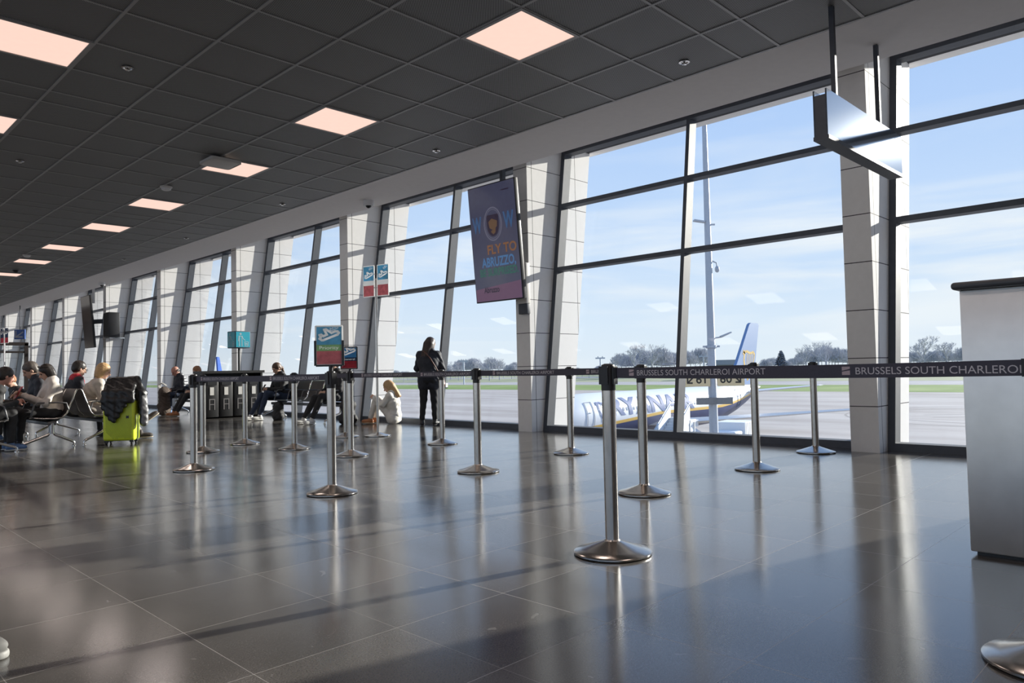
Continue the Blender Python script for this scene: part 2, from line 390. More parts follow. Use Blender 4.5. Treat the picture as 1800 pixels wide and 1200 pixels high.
def mesh_ceiling_mat():
    m = bpy.data.materials.new('expanded_metal_ceiling'); m.use_nodes = True; nt = m.node_tree; N = nt.nodes; L = nt.links; b = N['Principled BSDF']
    tc = N.new('ShaderNodeTexCoord')
    outs = []
    for a in (45, -45):
        mp = N.new('ShaderNodeMapping'); mp.inputs['Rotation'].default_value = (0, 0, R(a)); L.new(tc.outputs['Object'], mp.inputs['Vector'])
        wv = N.new('ShaderNodeTexWave'); wv.inputs['Scale'].default_value = 24 if a > 0 else 16; L.new(mp.outputs['Vector'], wv.inputs['Vector']); outs.append(wv.outputs['Fac'])
    mu = N.new('ShaderNodeMath'); mu.operation = 'MULTIPLY_ADD'; L.new(outs[0], mu.inputs[0]); mu.inputs[1].default_value = .75
    m3 = N.new('ShaderNodeMath'); m3.operation = 'MULTIPLY'; L.new(outs[1], m3.inputs[0]); m3.inputs[1].default_value = .25; L.new(m3.outputs[0], mu.inputs[2])
    cr = N.new('ShaderNodeValToRGB'); L.new(mu.outputs[0], cr.inputs['Fac'])
    e = cr.color_ramp.elements; e[0].position = .25; e[0].color = (.05,.05,.049,1); e[1].position = .8; e[1].color = (.36,.355,.345,1)
    L.new(cr.outputs['Color'], b.inputs['Base Color']); b.inputs['Roughness'].default_value = .5; b.inputs['Metallic'].default_value = .2
    return m
M['ceil'] = mesh_ceiling_mat()

# ------------------------------------------------------------------ setting
BAY = 5.336; CZ = 3.82; XE = 6.236
def wx(z): return 9.063+.134*z                 # inner face of the leaning window wall
Y0, Y1 = -9., 58.; XL = -3.4
b = MB(); b.box(XL, 9.25, Y0, Y1, -.25, 0); tag(b.build('floor', M['floor']), 'dark polished granite tile floor of the departure hall', 'floor', kind='structure')
b = MB(); b.box(XL, XE, Y0, Y1, CZ, CZ+.12); tag(b.build('ceiling', M['ceil']), 'dark grey expanded metal tile ceiling', 'ceiling', kind='structure')
b = MB(); b.prism([(XE,CZ-.004),(7.2,CZ-.004),(9.74,4.88),(9.74,5.1),(XE,5.1)], 1, Y0, Y1)
tag(b.build('ceiling_soffit', M['plaster']), 'pale plaster soffit rising from the dark ceiling to the window heads', 'soffit', kind='structure')
for nme, bx, lab in (('wall_left', (XL-.2,XL,Y0,Y1,CZ-.25,CZ+.12), 'painted header over the windows added on the unseen side of the hall'), ('wall_back', (XL-.2,9.9,Y0-.2,Y0,0,5), 'plain painted wall at the near end of the hall'),
                     ('wall_far', (XL-.2,9.9,Y1,Y1+.2,0,5), 'plain painted wall closing the far end of the hall'), ('wall_gate', (9.0,9.35,Y0,.40,0,5), 'solid wall beside the boarding gate')):
    b = MB(); b.box(*bx); tag(b.build(nme, M['wall']), lab, 'wall', kind='structure')
b = MB()  # unseen opposite windows, added and set close to bring in daylight
for i in range(26): y = Y0+2.68*i; b.box(XL-.16, XL-.02, y-.04, y+.04, 0, CZ-.25)
b.box(XL-.16, XL-.02, Y0, Y1, 0, .12); b.box(XL-.16, XL-.02, Y0, Y1, 1.1, 1.17)
o = tag(b.build('window_12', M['frame']), 'dark framed window wall added on the unseen side of the hall', 'window', kind='structure')
b = MB(); b.box(XL-.10, XL-.076, Y0, Y1, .08, CZ-.25); b.build('window_pane', M['glass'], o)
# tee bars of the ceiling grid
b = MB()
xs = [XE-.012-.0]+[4.06+.72*k for k in range(2, -18, -1)]
for x in xs:
    if x > XL: b.box(x-.012, x+.012, Y0, Y1, CZ-.008, CZ+.001)
ys = []
for k in range(-4, 10):
    base = 8.08+BAY*k
    ys += [base]+[base+.36+.711*j for j in range(7)]
for y in ys:
    if Y0 < y < Y1: b.box(XL, XE, y-.012, y+.012, CZ-.0065, CZ+.001)
tag(b.build('trim_1', M['tbar']), 'light grey tee bar grid of the dark ceiling', 'trim', kind='structure')
# ceiling lights
ORD = ['first','second','third','fourth','fifth','sixth','seventh','eighth','ninth','tenth','eleventh','twelfth','thirteenth','fourteenth','fifteenth','sixteenth','seventeenth','eighteenth','nineteenth','twentieth']
def ceiling_light():
    t = thing('ceiling_light', 'square ceiling light', 'ceiling light', group='square LED ceiling lights')
    f = MB(); a, c = .355, .325
    for bx in ((-a,a,-a,-c), (-a,a,c,a), (-a,-c,-c,c), (c,a,-c,c)): f.box(*bx, -.012, 0)
    f.build('light_frame', M['tbar'], t)
    d = MB(); d.box(-c, c, -c, c, -.006, -.001); d.build('diffuser', M['lamp'], t)
    return t
cl0 = None; LAMP_W = 4.6
for ri, (xl, rn) in enumerate(((4.06, 'the row nearest the windows'), (1.18, 'the second row from the windows'), (-1.70, 'the third row from the windows'))):
    n = 0
    for k in range(-3, 9):
        for y in (8.44+.711+BAY*k, 8.44+5*.711+BAY*k):
            if not (Y0+.5 < y < Y1-1): continue
            if ri >= 2 and y > 30: continue
            if y > 3 and ri < 2:
                lab = 'lit pinkish square ceiling light, %s along %s' % (ORD[min(n, 19)], rn); n += 1
            else: lab = 'lit pinkish square ceiling light above or behind the viewpoint'
            if cl0 is None: cl0 = o = ceiling_light()
            else: o = copy_tree(cl0)
            o.location = (xl+.36, y+.3555, CZ-.001); o['label'] = lab
            if y < 36 and xl > XL+.3:
                ld = bpy.data.lights.new('ceiling_lamp', 'AREA'); ld.shape = 'SQUARE'; ld.size = .62; ld.energy = LAMP_W; ld.color = (1, .84, .76)
                lo = bpy.data.objects.new('ceiling_lamp', ld); COL.objects.link(lo); lo.location = (xl+.36, y+.3555, CZ-.02)

# pillars, windows
def pillar(k):
    b = MB(); y0 = 2.89+BAY*k; ox = 8.8
    b.prism([(0,0),(9.83-ox,0),(9.83+.134*5.1-ox,5.1),(0,5.1)], 1, 0, .31)
    o = b.build('pillar', M['white_panel'], None); o.location = (ox, y0, 0)
    nm = 'white clad wedge pillar, %s along the window wall counting from the steel desk' % ORD[k] if k >= 0 else 'white clad wedge pillar beside the solid gate wall'
    return tag(o, nm, 'pillar', 'white pillars of the window wall', 'structure')
def window(k, n):
    ya = 3.2+BAY*k; yb = 2.89+BAY*(k+1); ym = (ya+yb)/2
    b = MB(); X = (1,0,0)
    def vert(y, w_, z1=4.87): b.beam((wx(0)+.09, y, -.0), (wx(z1)+.09, y, z1), w_, .18, up=X)
    vert(ya+.04, .08); vert(yb-.04, .08); vert(ym, .06)
    dz = .134
    def hor(z0, z1, dep=.18):
        b.add([(wx(z0),ya,z0),(wx(z0)+dep,ya,z0),(wx(z1)+dep,ya,z1),(wx(z1),ya,z1),(wx(z0),yb,z0),(wx(z0)+dep,yb,z0),(wx(z1)+dep,yb,z1),(wx(z1),yb,z1)],
              [(0,1,2,3),(7,6,5,4),(0,4,5,1),(1,5,6,2),(2,6,7,3),(3,7,4,0)])
    hor(2.675, 2.745); hor(3.785, 3.85); hor(4.73, 4.87); hor(0, .09, .2)
    o = b.build('window_%d' % n, M['frame']); tag(o, 'dark framed leaning window, %s bay counting from the steel desk' % ORD[n-1], 'window', 'leaning window bays', 'structure')
    for (s, e) in ((ya+.07, ym-.02), (ym+.02, yb-.07)):
        for z0, z1 in ((.07, 2.69), (2.73, 3.80), (3.84, 4.76)):
            g = MB(); d = .12
            g.add([(wx(z0)+d,s,z0),(wx(z1)+d,s,z1),(wx(z1)+d,e,z1),(wx(z0)+d,e,z0),(wx(z0)+d+.024,s,z0),(wx(z1)+d+.024,s,z1),(wx(z1)+d+.024,e,z1),(wx(z0)+d+.024,e,z0)],
                  [(0,1,2,3),(7,6,5,4),(0,4,5,1),(1,5,6,2),(2,6,7,3),(3,7,4,0)])
            g.build('window_pane', M['glass'], o)
for k in range(-1, 10): pillar(k)
for k in range(-1, 10):
    if k == -1:
        # bay next to the desk: glazed only on its far half, the rest is the solid wall
        pass
    window(k, k+2)
b = MB(); b.prism([(9.76,4.86),(10.75,4.95),(10.75,5.35),(9.74,5.35)], 1, Y0, Y1)
tag(b.build('roof_overhang', M['white_panel']), 'pale roof overhang outside above the windows', 'roof', kind='structure')

# ------------------------------------------------------------------ small ceiling fittings
def on_soffit(x): return CZ if x < 7.2 else CZ+(x-7.2)*.417
sprk = None
for i, (x, y, lab) in enumerate(((5.90,3.50,'concealed sprinkler disc in the ceiling tile nearest the hanging sign'), (5.94,7.11,'concealed sprinkler disc in the dark ceiling above the advertising screen'), (5.93,11.04,'concealed sprinkler disc beside the soffit beyond the first dome camera'),
        (5.95,15.02,'concealed sprinkler disc beside the soffit, fourth counting from the hanging sign'), (5.92,18.58,'concealed sprinkler disc beside the soffit, fifth counting from the hanging sign'), (2.264,7.01,'concealed sprinkler disc beside the big ceiling light at the picture edge'), (2.256,10.95,'concealed sprinkler disc in the dark ceiling by the second row of lights'))):
    if sprk is None:
        sprk = o = thing('ceiling_sprinkler', lab, 'sprinkler', group='ceiling sprinklers')
        b = MB(); b.lathe([(.02,0),(.045,-.004),(.05,-.010),(.036,-.012),(.03,-.004)], 20); b.build('escutcheon', M['chrome'], o, 40)
        b = MB(); b.lathe([(.009,0),(.009,-.022),(.022,-.026),(.022,-.030),(.002,-.031)], 16); b.build('sprinkler_head', M['chrome'], o, 40)
    else: o = copy_tree(sprk, label=lab)
    o.location = (x, y, CZ)
sm = None
for x, y, lab in ((4.105, 11.086, 'round white smoke detector between the third and fourth window row ceiling lights'), (4.085, 19.15, 'round white smoke detector farther along the window row of ceiling lights')):
    if sm is None:
        sm = o = thing('smoke_detector', lab, 'smoke detector', group='ceiling smoke detectors')
        b = MB(); b.lathe([(.02,0),(.085,0),(.085,-.015),(.07,-.03)], 24); b.build('detector_base', M['offwhite'], o, 40)
        b = MB(); b.lathe([(.07,-.028),(.062,-.05),(.045,-.058),(.01,-.06)], 24); b.build('sensor_head', M['white'], o, 40)
    else: o = copy_tree(sm, label=lab)
    o.location = (x, y, CZ-.006)
o = thing('access_point', 'rounded white wireless access point overlapping a ceiling light', 'access point', (4.10, 9.24, CZ-.03))
b = MB(); b.rbox(-.2,.2,-.2,.2,-.045,0,.04,4); b.build('casing', M['offwhite'], o, 50)
b = MB(); b.box(-.05,.05,-.05,.05,-.0,.022); b.build('mounting_bracket', M['tbar'], o)
o = thing('ceiling_speaker', 'small dark dome on the ceiling far along the hall', 'speaker', (4.43, 21.88, CZ-.004))
b = MB(); b.lathe([(.02,0),(.08,0),(.08,-.02),(.05,-.07),(.01,-.085)], 20); b.build('housing', M['black'], o, 40)
b = MB(); b.lathe([(.082,0),(.09,0),(.09,-.012),(.08,-.016)], 20); b.build('trim_ring', M['tbar'], o, 40)
dc = None
for px, lab in ((0, 'white dome security camera on the soffit before the third pillar'), (1, 'white dome security camera on the soffit far along the hall')):
    if px == 0: loc = (6.858, 9.94)
    else: loc = (6.885, 23.5)
    if dc is None:
        dc = o = thing('ceiling_camera', lab, 'security camera', group='soffit dome cameras')
        b = MB(); b.lathe([(.02,.03),(.085,.03),(.09,-.06),(.085,-.085),(.02,-.085)], 24); b.build('camera_housing', M['white'], o, 40)
        b = MB(); b.ell((0,0,-.075),(.05,.05,.05),20,12); b.build('dome_lens', M['lens'], o, 60)
    else: o = copy_tree(dc, label=lab)
    o.location = (*loc, on_soffit(loc[0])-.005)

# ------------------------------------------------------------------ belt barriers
def stanchion():
    t = thing('stanchion', 'x', 'stanchion', group='steel belt stanchions')
    b = MB(); b.lathe([(.05,0),(.20,0),(.213,.006),(.213,.014),(.205,.020),(.16,.032),(.06,.066),(.044,.072),(.04,.08)], 64); b.build('base', M['steel'], t, 35)
    b = MB(); b.lathe([(.0375,.07),(.0375,.90),(.034,.90)], 40); b.build('post', M['steel'], t, 35)
    b = MB(); b.lathe([(.034,.895),(.0395,.897),(.0395,1.025),(.036,1.038),(.02,1.045),(.001,1.045)], 32)
    for a in range(4):
        c, s = math.cos(a*math.pi/2), math.sin(a*math.pi/2); b.T = Matrix.Rotation(a*math.pi/2, 4, 'Z'); b.box(.036, .047, -.022, .022, .93, 1.03)
    b.T = None; b.build('belt_cassette', M['black'], t, 35)
    return t
ST = {}
st0 = None
for key, (x, y), rz, lab in (
    ('near', (3.294,2.492), .16, 'largest steel stanchion, standing in front of the aircraft nose with its whole base in view'),
    ('edge', (3.03,.466), .1, 'steel stanchion of which only part of the domed base shows, below the steel desk'),
    ('b1', (5.005,3.452), 0, 'steel stanchion directly behind the largest one, in front of the aircraft lettering'),
    ('c1', (6.80,3.368), 0, 'steel stanchion standing in front of the aircraft tail'),
    ('d1', (8.48,3.478), 0, 'steel stanchion closest to the window, beside the pillar by the steel desk'),
    ('a2', (3.411,5.537), .05, 'steel stanchion carrying the tall priority sign'),
    ('b2', (5.066,5.491), 0, 'steel stanchion below the hanging advertising screen'),
    ('c2', (6.814,5.736), 0, 'steel stanchion in front of the leaning jamb right of the second pillar'),
    ('a3', (3.303,8.149), 0, 'steel stanchion at the far end of the front belt, by the waste bins'),
    ('b3', (5.098,7.836), 0, 'steel stanchion carrying the small dark framed sign'),
    ('c3', (6.70,7.992), 0, 'steel stanchion in front of the legs of the standing woman'),
    ('e1', (4.171,9.989), 0, 'steel stanchion half hidden behind the post at the far end of the front belt'),
    ('b4', (5.101,9.219), 0, 'steel stanchion in front of the bench under the windows'),
    ('b5', (5.039,10.567), 0, 'steel stanchion in front of the corner of the waste bins'),
    ('c4', (6.54,10.195), 0, 'steel stanchion mostly hidden behind the small dark framed sign post')):
    if st0 is None: st0 = o = stanchion(); o['label'] = lab
    else: o = copy_tree(st0, label=lab)
    o.location = (x, y, 0); o.rotation_euler = (0, 0, rz); ST[key] = Vector((x, y, 0))

def belt(a, b_, lab, texts, zc=.993, sag=.006):
    A = ST[a].copy(); B = ST[b_].copy(); d = (B-A).normalized(); A += d*.047; B -= d*.047; Ln = (B-A).length
    t = thing('belt', lab, 'barrier belt', (A.x, A.y, 0), math.atan2(d.y, d.x), group='printed barrier belts')
    m = MB(); n = 14; hw = .028
    def z(u): return zc-4*sag*(u/Ln)*(1-u/Ln)
    vs = []; 
    for i in range(n+1):
        u = Ln*i/n
        vs += [(u,-.0012,z(u)-hw),(u,-.0012,z(u)+hw),(u,.0012,z(u)+hw),(u,.0012,z(u)-hw)]
    fs = []
    for i in range(n):
        for j in range(4): fs.append((i*4+j, i*4+(j+1)%4, i*4+4+(j+1)%4, i*4+4+j))
    fs += [(0,1,2,3), (n*4+3,n*4+2,n*4+1,n*4)]
    m.add(vs, fs); m.build('webbing', M['belt'], t)
    for u in (0, Ln): cl = MB(); cl.box(u-.012 if u else -.012, u+.02 if not u else u+.012, -.008, .008, z(u)-.031, z(u)+.031); cl.build('end_clip', M['black'], t)
    # side of the belt that faces the camera; text reads left to right from there
    nrm = Vector((-d.y, d.x, 0)); side = 1 if (Vector((0,0,0))-A).dot(nrm) > 0 else -1
    ldir = -side                       # text direction along local x
    first = True; lm = MB(); me_parts = []
    for u0 in texts:
        y = side*.0018; ux = Vector((ldir,0,0)); q = Vector((u0, y, z(min(max(u0,0),Ln))-.0155))
        s = .034
        flat(lm, [(0,0),(s,0),(s,s*.55),(0,s*.40)], q, ux, (0,0,1)); flat(lm, [(0,s*.52),(s,s*.74),(s,s),(0,s)], q, ux, (0,0,1))
        u1 = u0+ldir*.054
        put_text('BRUSSELS SOUTH CHARLEROI AIRPORT', .0405, M['belt_print'], t, (u1, y, z(min(max(u1,0),Ln))-.0135), (ldir,0,0), (0,0,1), width=.772)
    if texts: lm.build('logo_mark', M['belt_logo'], t)
    return t
belt('near', 'edge', 'dark printed belt running from the largest stanchion across the steel desk', (.112, 1.297))
belt('b2', 'b1', 'dark printed belt between the stanchion under the screen and the one behind the largest stanchion', (.20, 1.41), sag=.004)
belt('b3', 'b2', 'dark printed belt crossing in front of the standing woman', (.21, 1.38), sag=.004)
belt('a3', 'a2', 'dark printed belt in front of the waste bins and the window bench', (.13, 1.56), sag=.008)
belt('b4', 'b3', 'dark printed belt behind the tall priority sign', (.2,), sag=.004)
belt('c2', 'c1', 'dark printed belt in front of the aircraft fuselage, behind the other belts', (.3, 1.4), sag=.004)
belt('c3', 'c2', 'dark printed belt passing behind the stanchion under the screen', (.25, 1.35), sag=.004)

# ------------------------------------------------------------------ steel desk
t = thing('boarding_desk', 'tall brushed stainless steel boarding desk with dark rounded top, cut by the picture edge', 'desk', (4.46, .52, 0))
b = MB(); b.rbox(0, .62, -.9, .515, .02, 1.395, .008, 2); b.build('desk_body', M['steel_dark'], t, 35)
b = MB(); b.box(.03, .59, -.87, .49, 0, .03); b.build('plinth', M['black'], t)
pts = []
b = MB(); b.rbox(-.05, .68, -.95, .545, 1.395, 1.435, .018, 4); b.build('desk_top', mat('dark_laminate', (.07,.075,.085), .4), t, 35)

# ------------------------------------------------------------------ hanging sign next to the desk
t = thing('hanging_sign', 'blank glossy two sided hanging sign on two ceiling poles above the stanchions', 'sign', (5.55, 2.15, 2.73))
M['gloss_panel'] = mat('glossy_sign_panel', (.36,.40,.46), .06, .9, var=.03, scale=2)
b = MB(); b.box(0, 1.72, -.052, -.040, 0, .352); b.build('front_panel', M['gloss_panel'], t)
b = MB(); b.box(0, 1.72, .040, .052, 0, .352); b.build('rear_panel', M['gloss_panel'], t)
b = MB(); b.box(0, 1.72, -.058, .058, -.03, 0); b.box(0, .006, -.04, .04, 0, .31); b.box(1.714, 1.72, -.04, .04, 0, .31); b.box(.006,1.714,-.02,.02,.20,.26); b.build('channel_frame', M['frame'], t)
for x in (.30, 1.30):
    b = MB(); b.box(x-.018, x+.018, -.018, .018, 0, CZ-2.73+.0); b.build('pole', M['frame'], t)

# ------------------------------------------------------------------ advertising screens
M['screen_ad'] = mat('lit_ad_screen', (.03,.035,.06), .2, var=.1, emit=(.045,.046,.085), estr=.5)
M['screen_off'] = mat('dark_screen', (.045,.028,.022), .14, var=.1)
M['ad_blue'] = mat('ad_blue', (.03,.06,.12), .3, emit=(.03,.085,.20), estr=.5)
M['ad_orange'] = mat('ad_orange', (.1,.05,.03), .3, emit=(.20,.085,.03), estr=.5)
M['ad_sky'] = mat('ad_light_blue', (.04,.08,.15), .3, emit=(.05,.15,.33), estr=.5)
M['ad_green'] = mat('ad_green', (.02,.08,.05), .3, emit=(.02,.10,.085), estr=.5)
M['ad_ring'] = mat('ad_pale', (.1,.1,.12), .3, emit=(.10,.10,.15), estr=.5)
M['ad_pink'] = mat('ad_pink', (.1,.06,.08), .3, emit=(.11,.055,.11), estr=.5)
M['ad_dark'] = mat('ad_dark', (.02,.01,.02), .3, emit=(.018,.012,.03), estr=.5)
M['ad_gold'] = mat('ad_gold', (.1,.06,.03), .3, emit=(.10,.055,.03), estr=.5)
def screen(name, lab, yc, on):
    t = thing(name, lab, 'screen', (8.28, yc, 3.09), 0, 'portrait screens hung before the pillars')
    W, H_ = .545, .955; a = math.atan2(.16, 1.87)
    T = Matrix.Rotation(-a, 4, 'Y')          # top leans into the hall
    def bld(b, n, m, sm=None): return b.build(n, m, t, sm, T)
    b = MB(); b.rbox(-.0, .075, -W, W, -H_, H_, .008, 2); bld(b, 'screen_casing', M['black'], 35)
    b = MB(); b.box(-.004, .001, -W+.018, W-.018, -H_+.018, H_-.018); disp = bld(b, 'display', M['screen_ad'] if on else M['screen_off'])
    b = MB(); b.box(.075, .13, -.2, .2, -.3, .3); b.beam((.1,0,0), (.52,.0,0), .1, .16); bld(b, 'wall_bracket', M['frame'])
    b = MB(); b.box(.17, .25, -.03, .03, .7, 4.33-3.09); b.build('support_pole', M['white'] if not on else M['frame'], t)
    if on:
        # printing on the display, seen from the hall (text runs towards -y)
        ux = Vector((0,-1,0)); uy = Vector((0,0,1)); ox = -.006
        def P(s, size, m, x, z, width=None, bold=0.006):
            o = put_text(s, size, m, t, (ox, W-x, z), ux, uy, bold=bold, width=width); o.matrix_local = T
        P('W', .36, M['ad_blue'], .07, .20, .22, .012); P('W', .36, M['ad_blue'], .79, .20, .24, .012)
        P('FLY TO', .21, M['ad_orange'], .36, -.18, .66); P('ABRUZZO,', .21, M['ad_sky'], .22, -.38, .78); P('BE SURPRISED.', .17, M['ad_green'], .15, -.53, .88)
        P('Abruzzo', .13, M['ad_dark'], .22, -.80, .36, .004); P('.....', .07, M['ad_dark'], .78, .80, .18)
        b = MB(); cy = .54; cz = .30
        ring = [(cy+.20*math.cos(q)*1.0, cz+.23*math.sin(q)*1.15) for q in [i*2*math.pi/40 for i in range(40)]]
        stroke(b, ring, .022, (ox, W, 0), ux, uy, closed=True); stroke(b, [(c[0]*.88+cy*.12, c[1]*.88+cz*.12) for c in ring], .010, (ox, W, 0), ux, uy, closed=True)
        bld(b, 'ring_letter', M['ad_ring'])
        sh = [(cy-.135, cz+.15), (cy+.135, cz+.15), (cy+.135, cz-.03)]+[(cy+.135*math.cos(q), cz-.03-.17*math.sin(q)) for q in [i*math.pi/12 for i in range(1, 12)]]+[(cy-.135, cz-.03)]
        b = MB(); flat(b, sh, (ox, W, 0), ux, uy); bld(b, 'shield_picture', M['ad_dark'])
        b = MB(); flat(b, [(cy-.10,cz+.04),(cy-.02,cz+.09),(cy+.10,cz+.04),(cy+.09,cz-.05),(cy,cz-.10),(cy-.08,cz-.06)], (ox-.0006, W, 0), ux, uy); flat(b, [(cy-.06,cz-.12),(cy+.06,cz-.06),(cy+.05,cz-.14),(cy,cz-.17)], (ox-.0006, W, 0), ux, uy); bld(b, 'picture_highlights', M['ad_gold'])
        b = MB(); flat(b, [(.02,-H_+.02),(2*W-.02,-H_+.02),(2*W-.02,-H_+.30),(.55,-H_+.26),(.02,-H_+.22)], (-.0048, W, 0), ux, uy); bld(b, 'pink_band', M['ad_pink'])
    return t
PB = 8.38
screen('advertising_screen', 'large portrait advertising screen with fly to slogan hung before the second pillar', PB+.10, True)
screen('advertising_screen', 'dark switched off portrait screen far along the window wall', PB+4*BAY+.22, False)
# box on the pillar beside the screen
t = thing('wall_mounted_box', 'slim pale wall box with round grille on the pillar beside the advertising screen', 'wall box', (8.80, 8.27, 2.35))
b = MB(); b.rbox(-.10, 0, -.07, .14, -.25, .42, .012, 2); b.build('casing', M['offwhite'], t, 35)
b = MB(); b.rbox(-.085, 0, -.065, .13, -.42, -.25, .01, 2); b.build('lower_casing', M['frame'], t, 35)
b = MB(); b.T = Matrix.Translation((-.101, .03, .22)) @ Matrix.Rotation(-math.pi/2, 4, 'Y'); b.lathe([(.001,0),(.035,0),(.045,.002),(.05,0)], 20); b.T = None; b.build('grille', M['tbar'], t, 40)
b = MB(); b.tube([(-.05,.06,.42),(-.05,.06,.62)], .012); b.build('antenna', M['black'], t, 40)
t = thing('wall_speaker', 'black box speaker on a bracket behind the dark screen', 'speaker', (9.0, PB+4*BAY-.6, 2.95))
b = MB(); b.rbox(-.34, .05, -.28, .28, -.45, .45, .02, 2); b.build('cabinet', M['black'], t, 35)
b = MB(); b.box(-.345, -.338, -.25, .25, -.42, .42); b.build('grille', mat('speaker_cloth', (.03,.03,.03), .9), t)
b = MB(); b.box(-.3, .2, -.3, .5, -.50, -.46); b.build('bracket', M['chrome'], t)

# ------------------------------------------------------------------ small signs
M['s_white'] = mat('sign_white', (.85,.86,.87), .4, var=.01); M['s_blue'] = mat('sign_blue', (.10,.36,.60), .4); M['s_navy'] = mat('sign_navy', (.02,.06,.16), .4)
M['s_green'] = mat('sign_green', (.42,.62,.38), .4); M['s_red'] = mat('sign_red', (.50,.05,.09), .4, var=.25, scale=14); M['s_pink'] = mat('sign_pink', (.66,.30,.33), .4, var=.15, scale=20)
M['s_sky'] = mat('sign_sky', (.24,.55,.72), .4, var=.2, scale=9); M['s_teal'] = mat('sign_teal', (.02,.34,.45), .35, var=.03)
def translucent(m, k=.6):
    nt = m.node_tree; N = nt.nodes; L = nt.links; b = N['Principled BSDF']; out = N['Material Output']
    tr = N.new('ShaderNodeBsdfTranslucent'); L.new(b.inputs['Base Color'].links[0].from_socket, tr.inputs['Color'])
    mx = N.new('ShaderNodeMixShader'); mx.inputs[0].default_value = k; L.new(b.outputs[0], mx.inputs[1]); L.new(tr.outputs[0], mx.inputs[2]); L.new(mx.outputs[0], out.inputs['Surface'])
for k in ('s_white', 's_blue', 's_navy', 's_green', 's_red', 's_pink', 's_sky'): translucent(M[k])
PLANE = [(.06,.30),(.16,.22),(.24,.22),(.90,.52),(.97,.62),(.90,.70),(.78,.70),(.62,.62),(.36,.82),(.28,.80),(.40,.52),(.24,.44),(.14,.52),(.06,.50),(.12,.38),(.06,.30)]
def plane_icon(b, x, z, s, o, ux, uy, w=.055, off=0.):
    stroke(b, [(x+p[0]*s, z+p[1]*s*.85) for p in PLANE], w*s, o, ux, uy, off)
def mini_plane(b, x, z, s, o, ux, uy, off=0.): plane_icon(b, x, z, s, o, ux, uy, .06, off)
def sign_panel(t, o, ux, W, H_, top, mid, low, word, frame, fr=.010, both=True):
    """little printed sign: o = lower corner, ux = direction of reading"""
    ux = Vector(ux).normalized(); uy = Vector((0,0,1)); n = ux.cross(uy); o = Vector(o)
    b = MB()
    for a, c in (((0,0),(W,0)), ((W,0),(W,H_)), ((W,H_),(0,H_)), ((0,H_),(0,0))):
        b.beam(o+ux*a[0]+uy*a[1], o+ux*c[0]+uy*c[1], fr, fr, up=n)
    b.build('sign_frame', frame, t)
    b = MB(); c = [o, o+ux*W, o+ux*W+uy*H_, o+uy*H_]; b.add([p-n*.0015 for p in c]+[p+n*.0015 for p in c], [(0,1,2,3),(7,6,5,4),(0,4,5,1),(1,5,6,2),(2,6,7,3),(3,7,4,0)]); b.build('sign_plate', M['s_white'], t)
    zt, zm = .52, .36
    k = .002
    def solid_stroke(b, pts, w):
        k2 = len(pts)
        for a, c in zip(pts, pts[1:]):
            A_ = o+ux*a[0]+uy*a[1]; C_ = o+ux*c[0]+uy*c[1]; d = (C_-A_).normalized()*w*.4
            b.beam(A_-d+n*k, C_+d+n*k, w, .008, up=n)
    icon = [([(.10*W+p[0]*.80*W, .54*H_+p[1]*.80*W*.85) for p in PLANE], .088*W), ([(.52*W+p[0]*.34*W, .84*H_+p[1]*.34*W*.85) for p in PLANE], .022*W)]
    for nm, m, z0, z1 in (('upper_print', top, zt, 1), ('middle_print', mid, zm, zt), ('lower_print', low, 0, zm)):
        b = MB(); f = fr*.6; za, zb = max(z0*H_, f), min(z1*H_, H_-f)
        q = [o+ux*f+uy*za, o+ux*(W-f)+uy*za, o+ux*(W-f)+uy*zb, o+ux*f+uy*zb]
        b.add([p+n*k for p in q]+[p+n*(k+.0006) for p in q], [(0,1,2,3),(7,6,5,4),(0,4,5,1),(1,5,6,2),(2,6,7,3),(3,7,4,0)]); film = b.build(nm, m, t)
        if nm == 'upper_print':
            cs = []
            for pts, w_ in icon: cb = MB(); solid_stroke(cb, pts, w_); cs.append(cb.build('cutter', m, t))
            carve(film, cs)
        if nm == 'middle_print' and word: carve(film, [put_text(word, H_*.13, m, t, o+ux*(W*.12)+uy*(H_*.40)+n*k, ux, uy, width=W*.72, depth=.004)])
    b = MB()
    for pts, w_ in icon: stroke(b, pts, w_, o, ux, uy, k+.0003)
    b.build('plane_symbol', M['s_white'], t)
    if word: put_text(word, H_*.13, M['s_white'], t, o+ux*(W*.12)+uy*(H_*.40)+n*(k+.0003), ux, uy, width=W*.72)
# tall priority sign on its stanchion
A = ST['a2']; t = thing('priority_sign', 'tall clear priority boarding sign with blue plane symbol clipped on a stanchion', 'sign', (A.x, A.y, 1.045))
vx = Vector((math.cos(YAW-.10), -math.sin(YAW-.10), 0))
sign_panel(t, vx*-.125+Vector((0,0,.05)), vx, .225, .335, M['s_sky'], M['s_green'], M['s_pink'], 'Priority', M['s_white'], .012)
b = MB(); o = vx*-.125
b.beam(o+Vector((0,0,.045)), o+vx*.225+Vector((0,0,.045)), .02, .016, up=(0,0,1))
for s in (-.004, .229): b.beam(o+vx*s+Vector((0,0,.045)), o+vx*s+Vector((0,0,.26)), .014, .02, up=vx)
b.build('clamp_holder', M['black'], t); b = MB(); b.tube([(0,0,0),(0,0,.045)], .018, 16); b.build('socket', M['black'], t, 40)
A = ST['b3']; t = thing('general_sign', 'small black framed general boarding sign clipped on a stanchion', 'sign', (A.x, A.y, 1.045))
sign_panel(t, vx*-.11+Vector((0,0,.03)), vx, .20, .27, M['s_blue'], M['s_navy'], M['s_red'], 'General', M['black'], .012)
b = MB(); b.tube([(0,0,0),(0,0,.03)], .016, 16); b.build('socket', M['black'], t, 40)

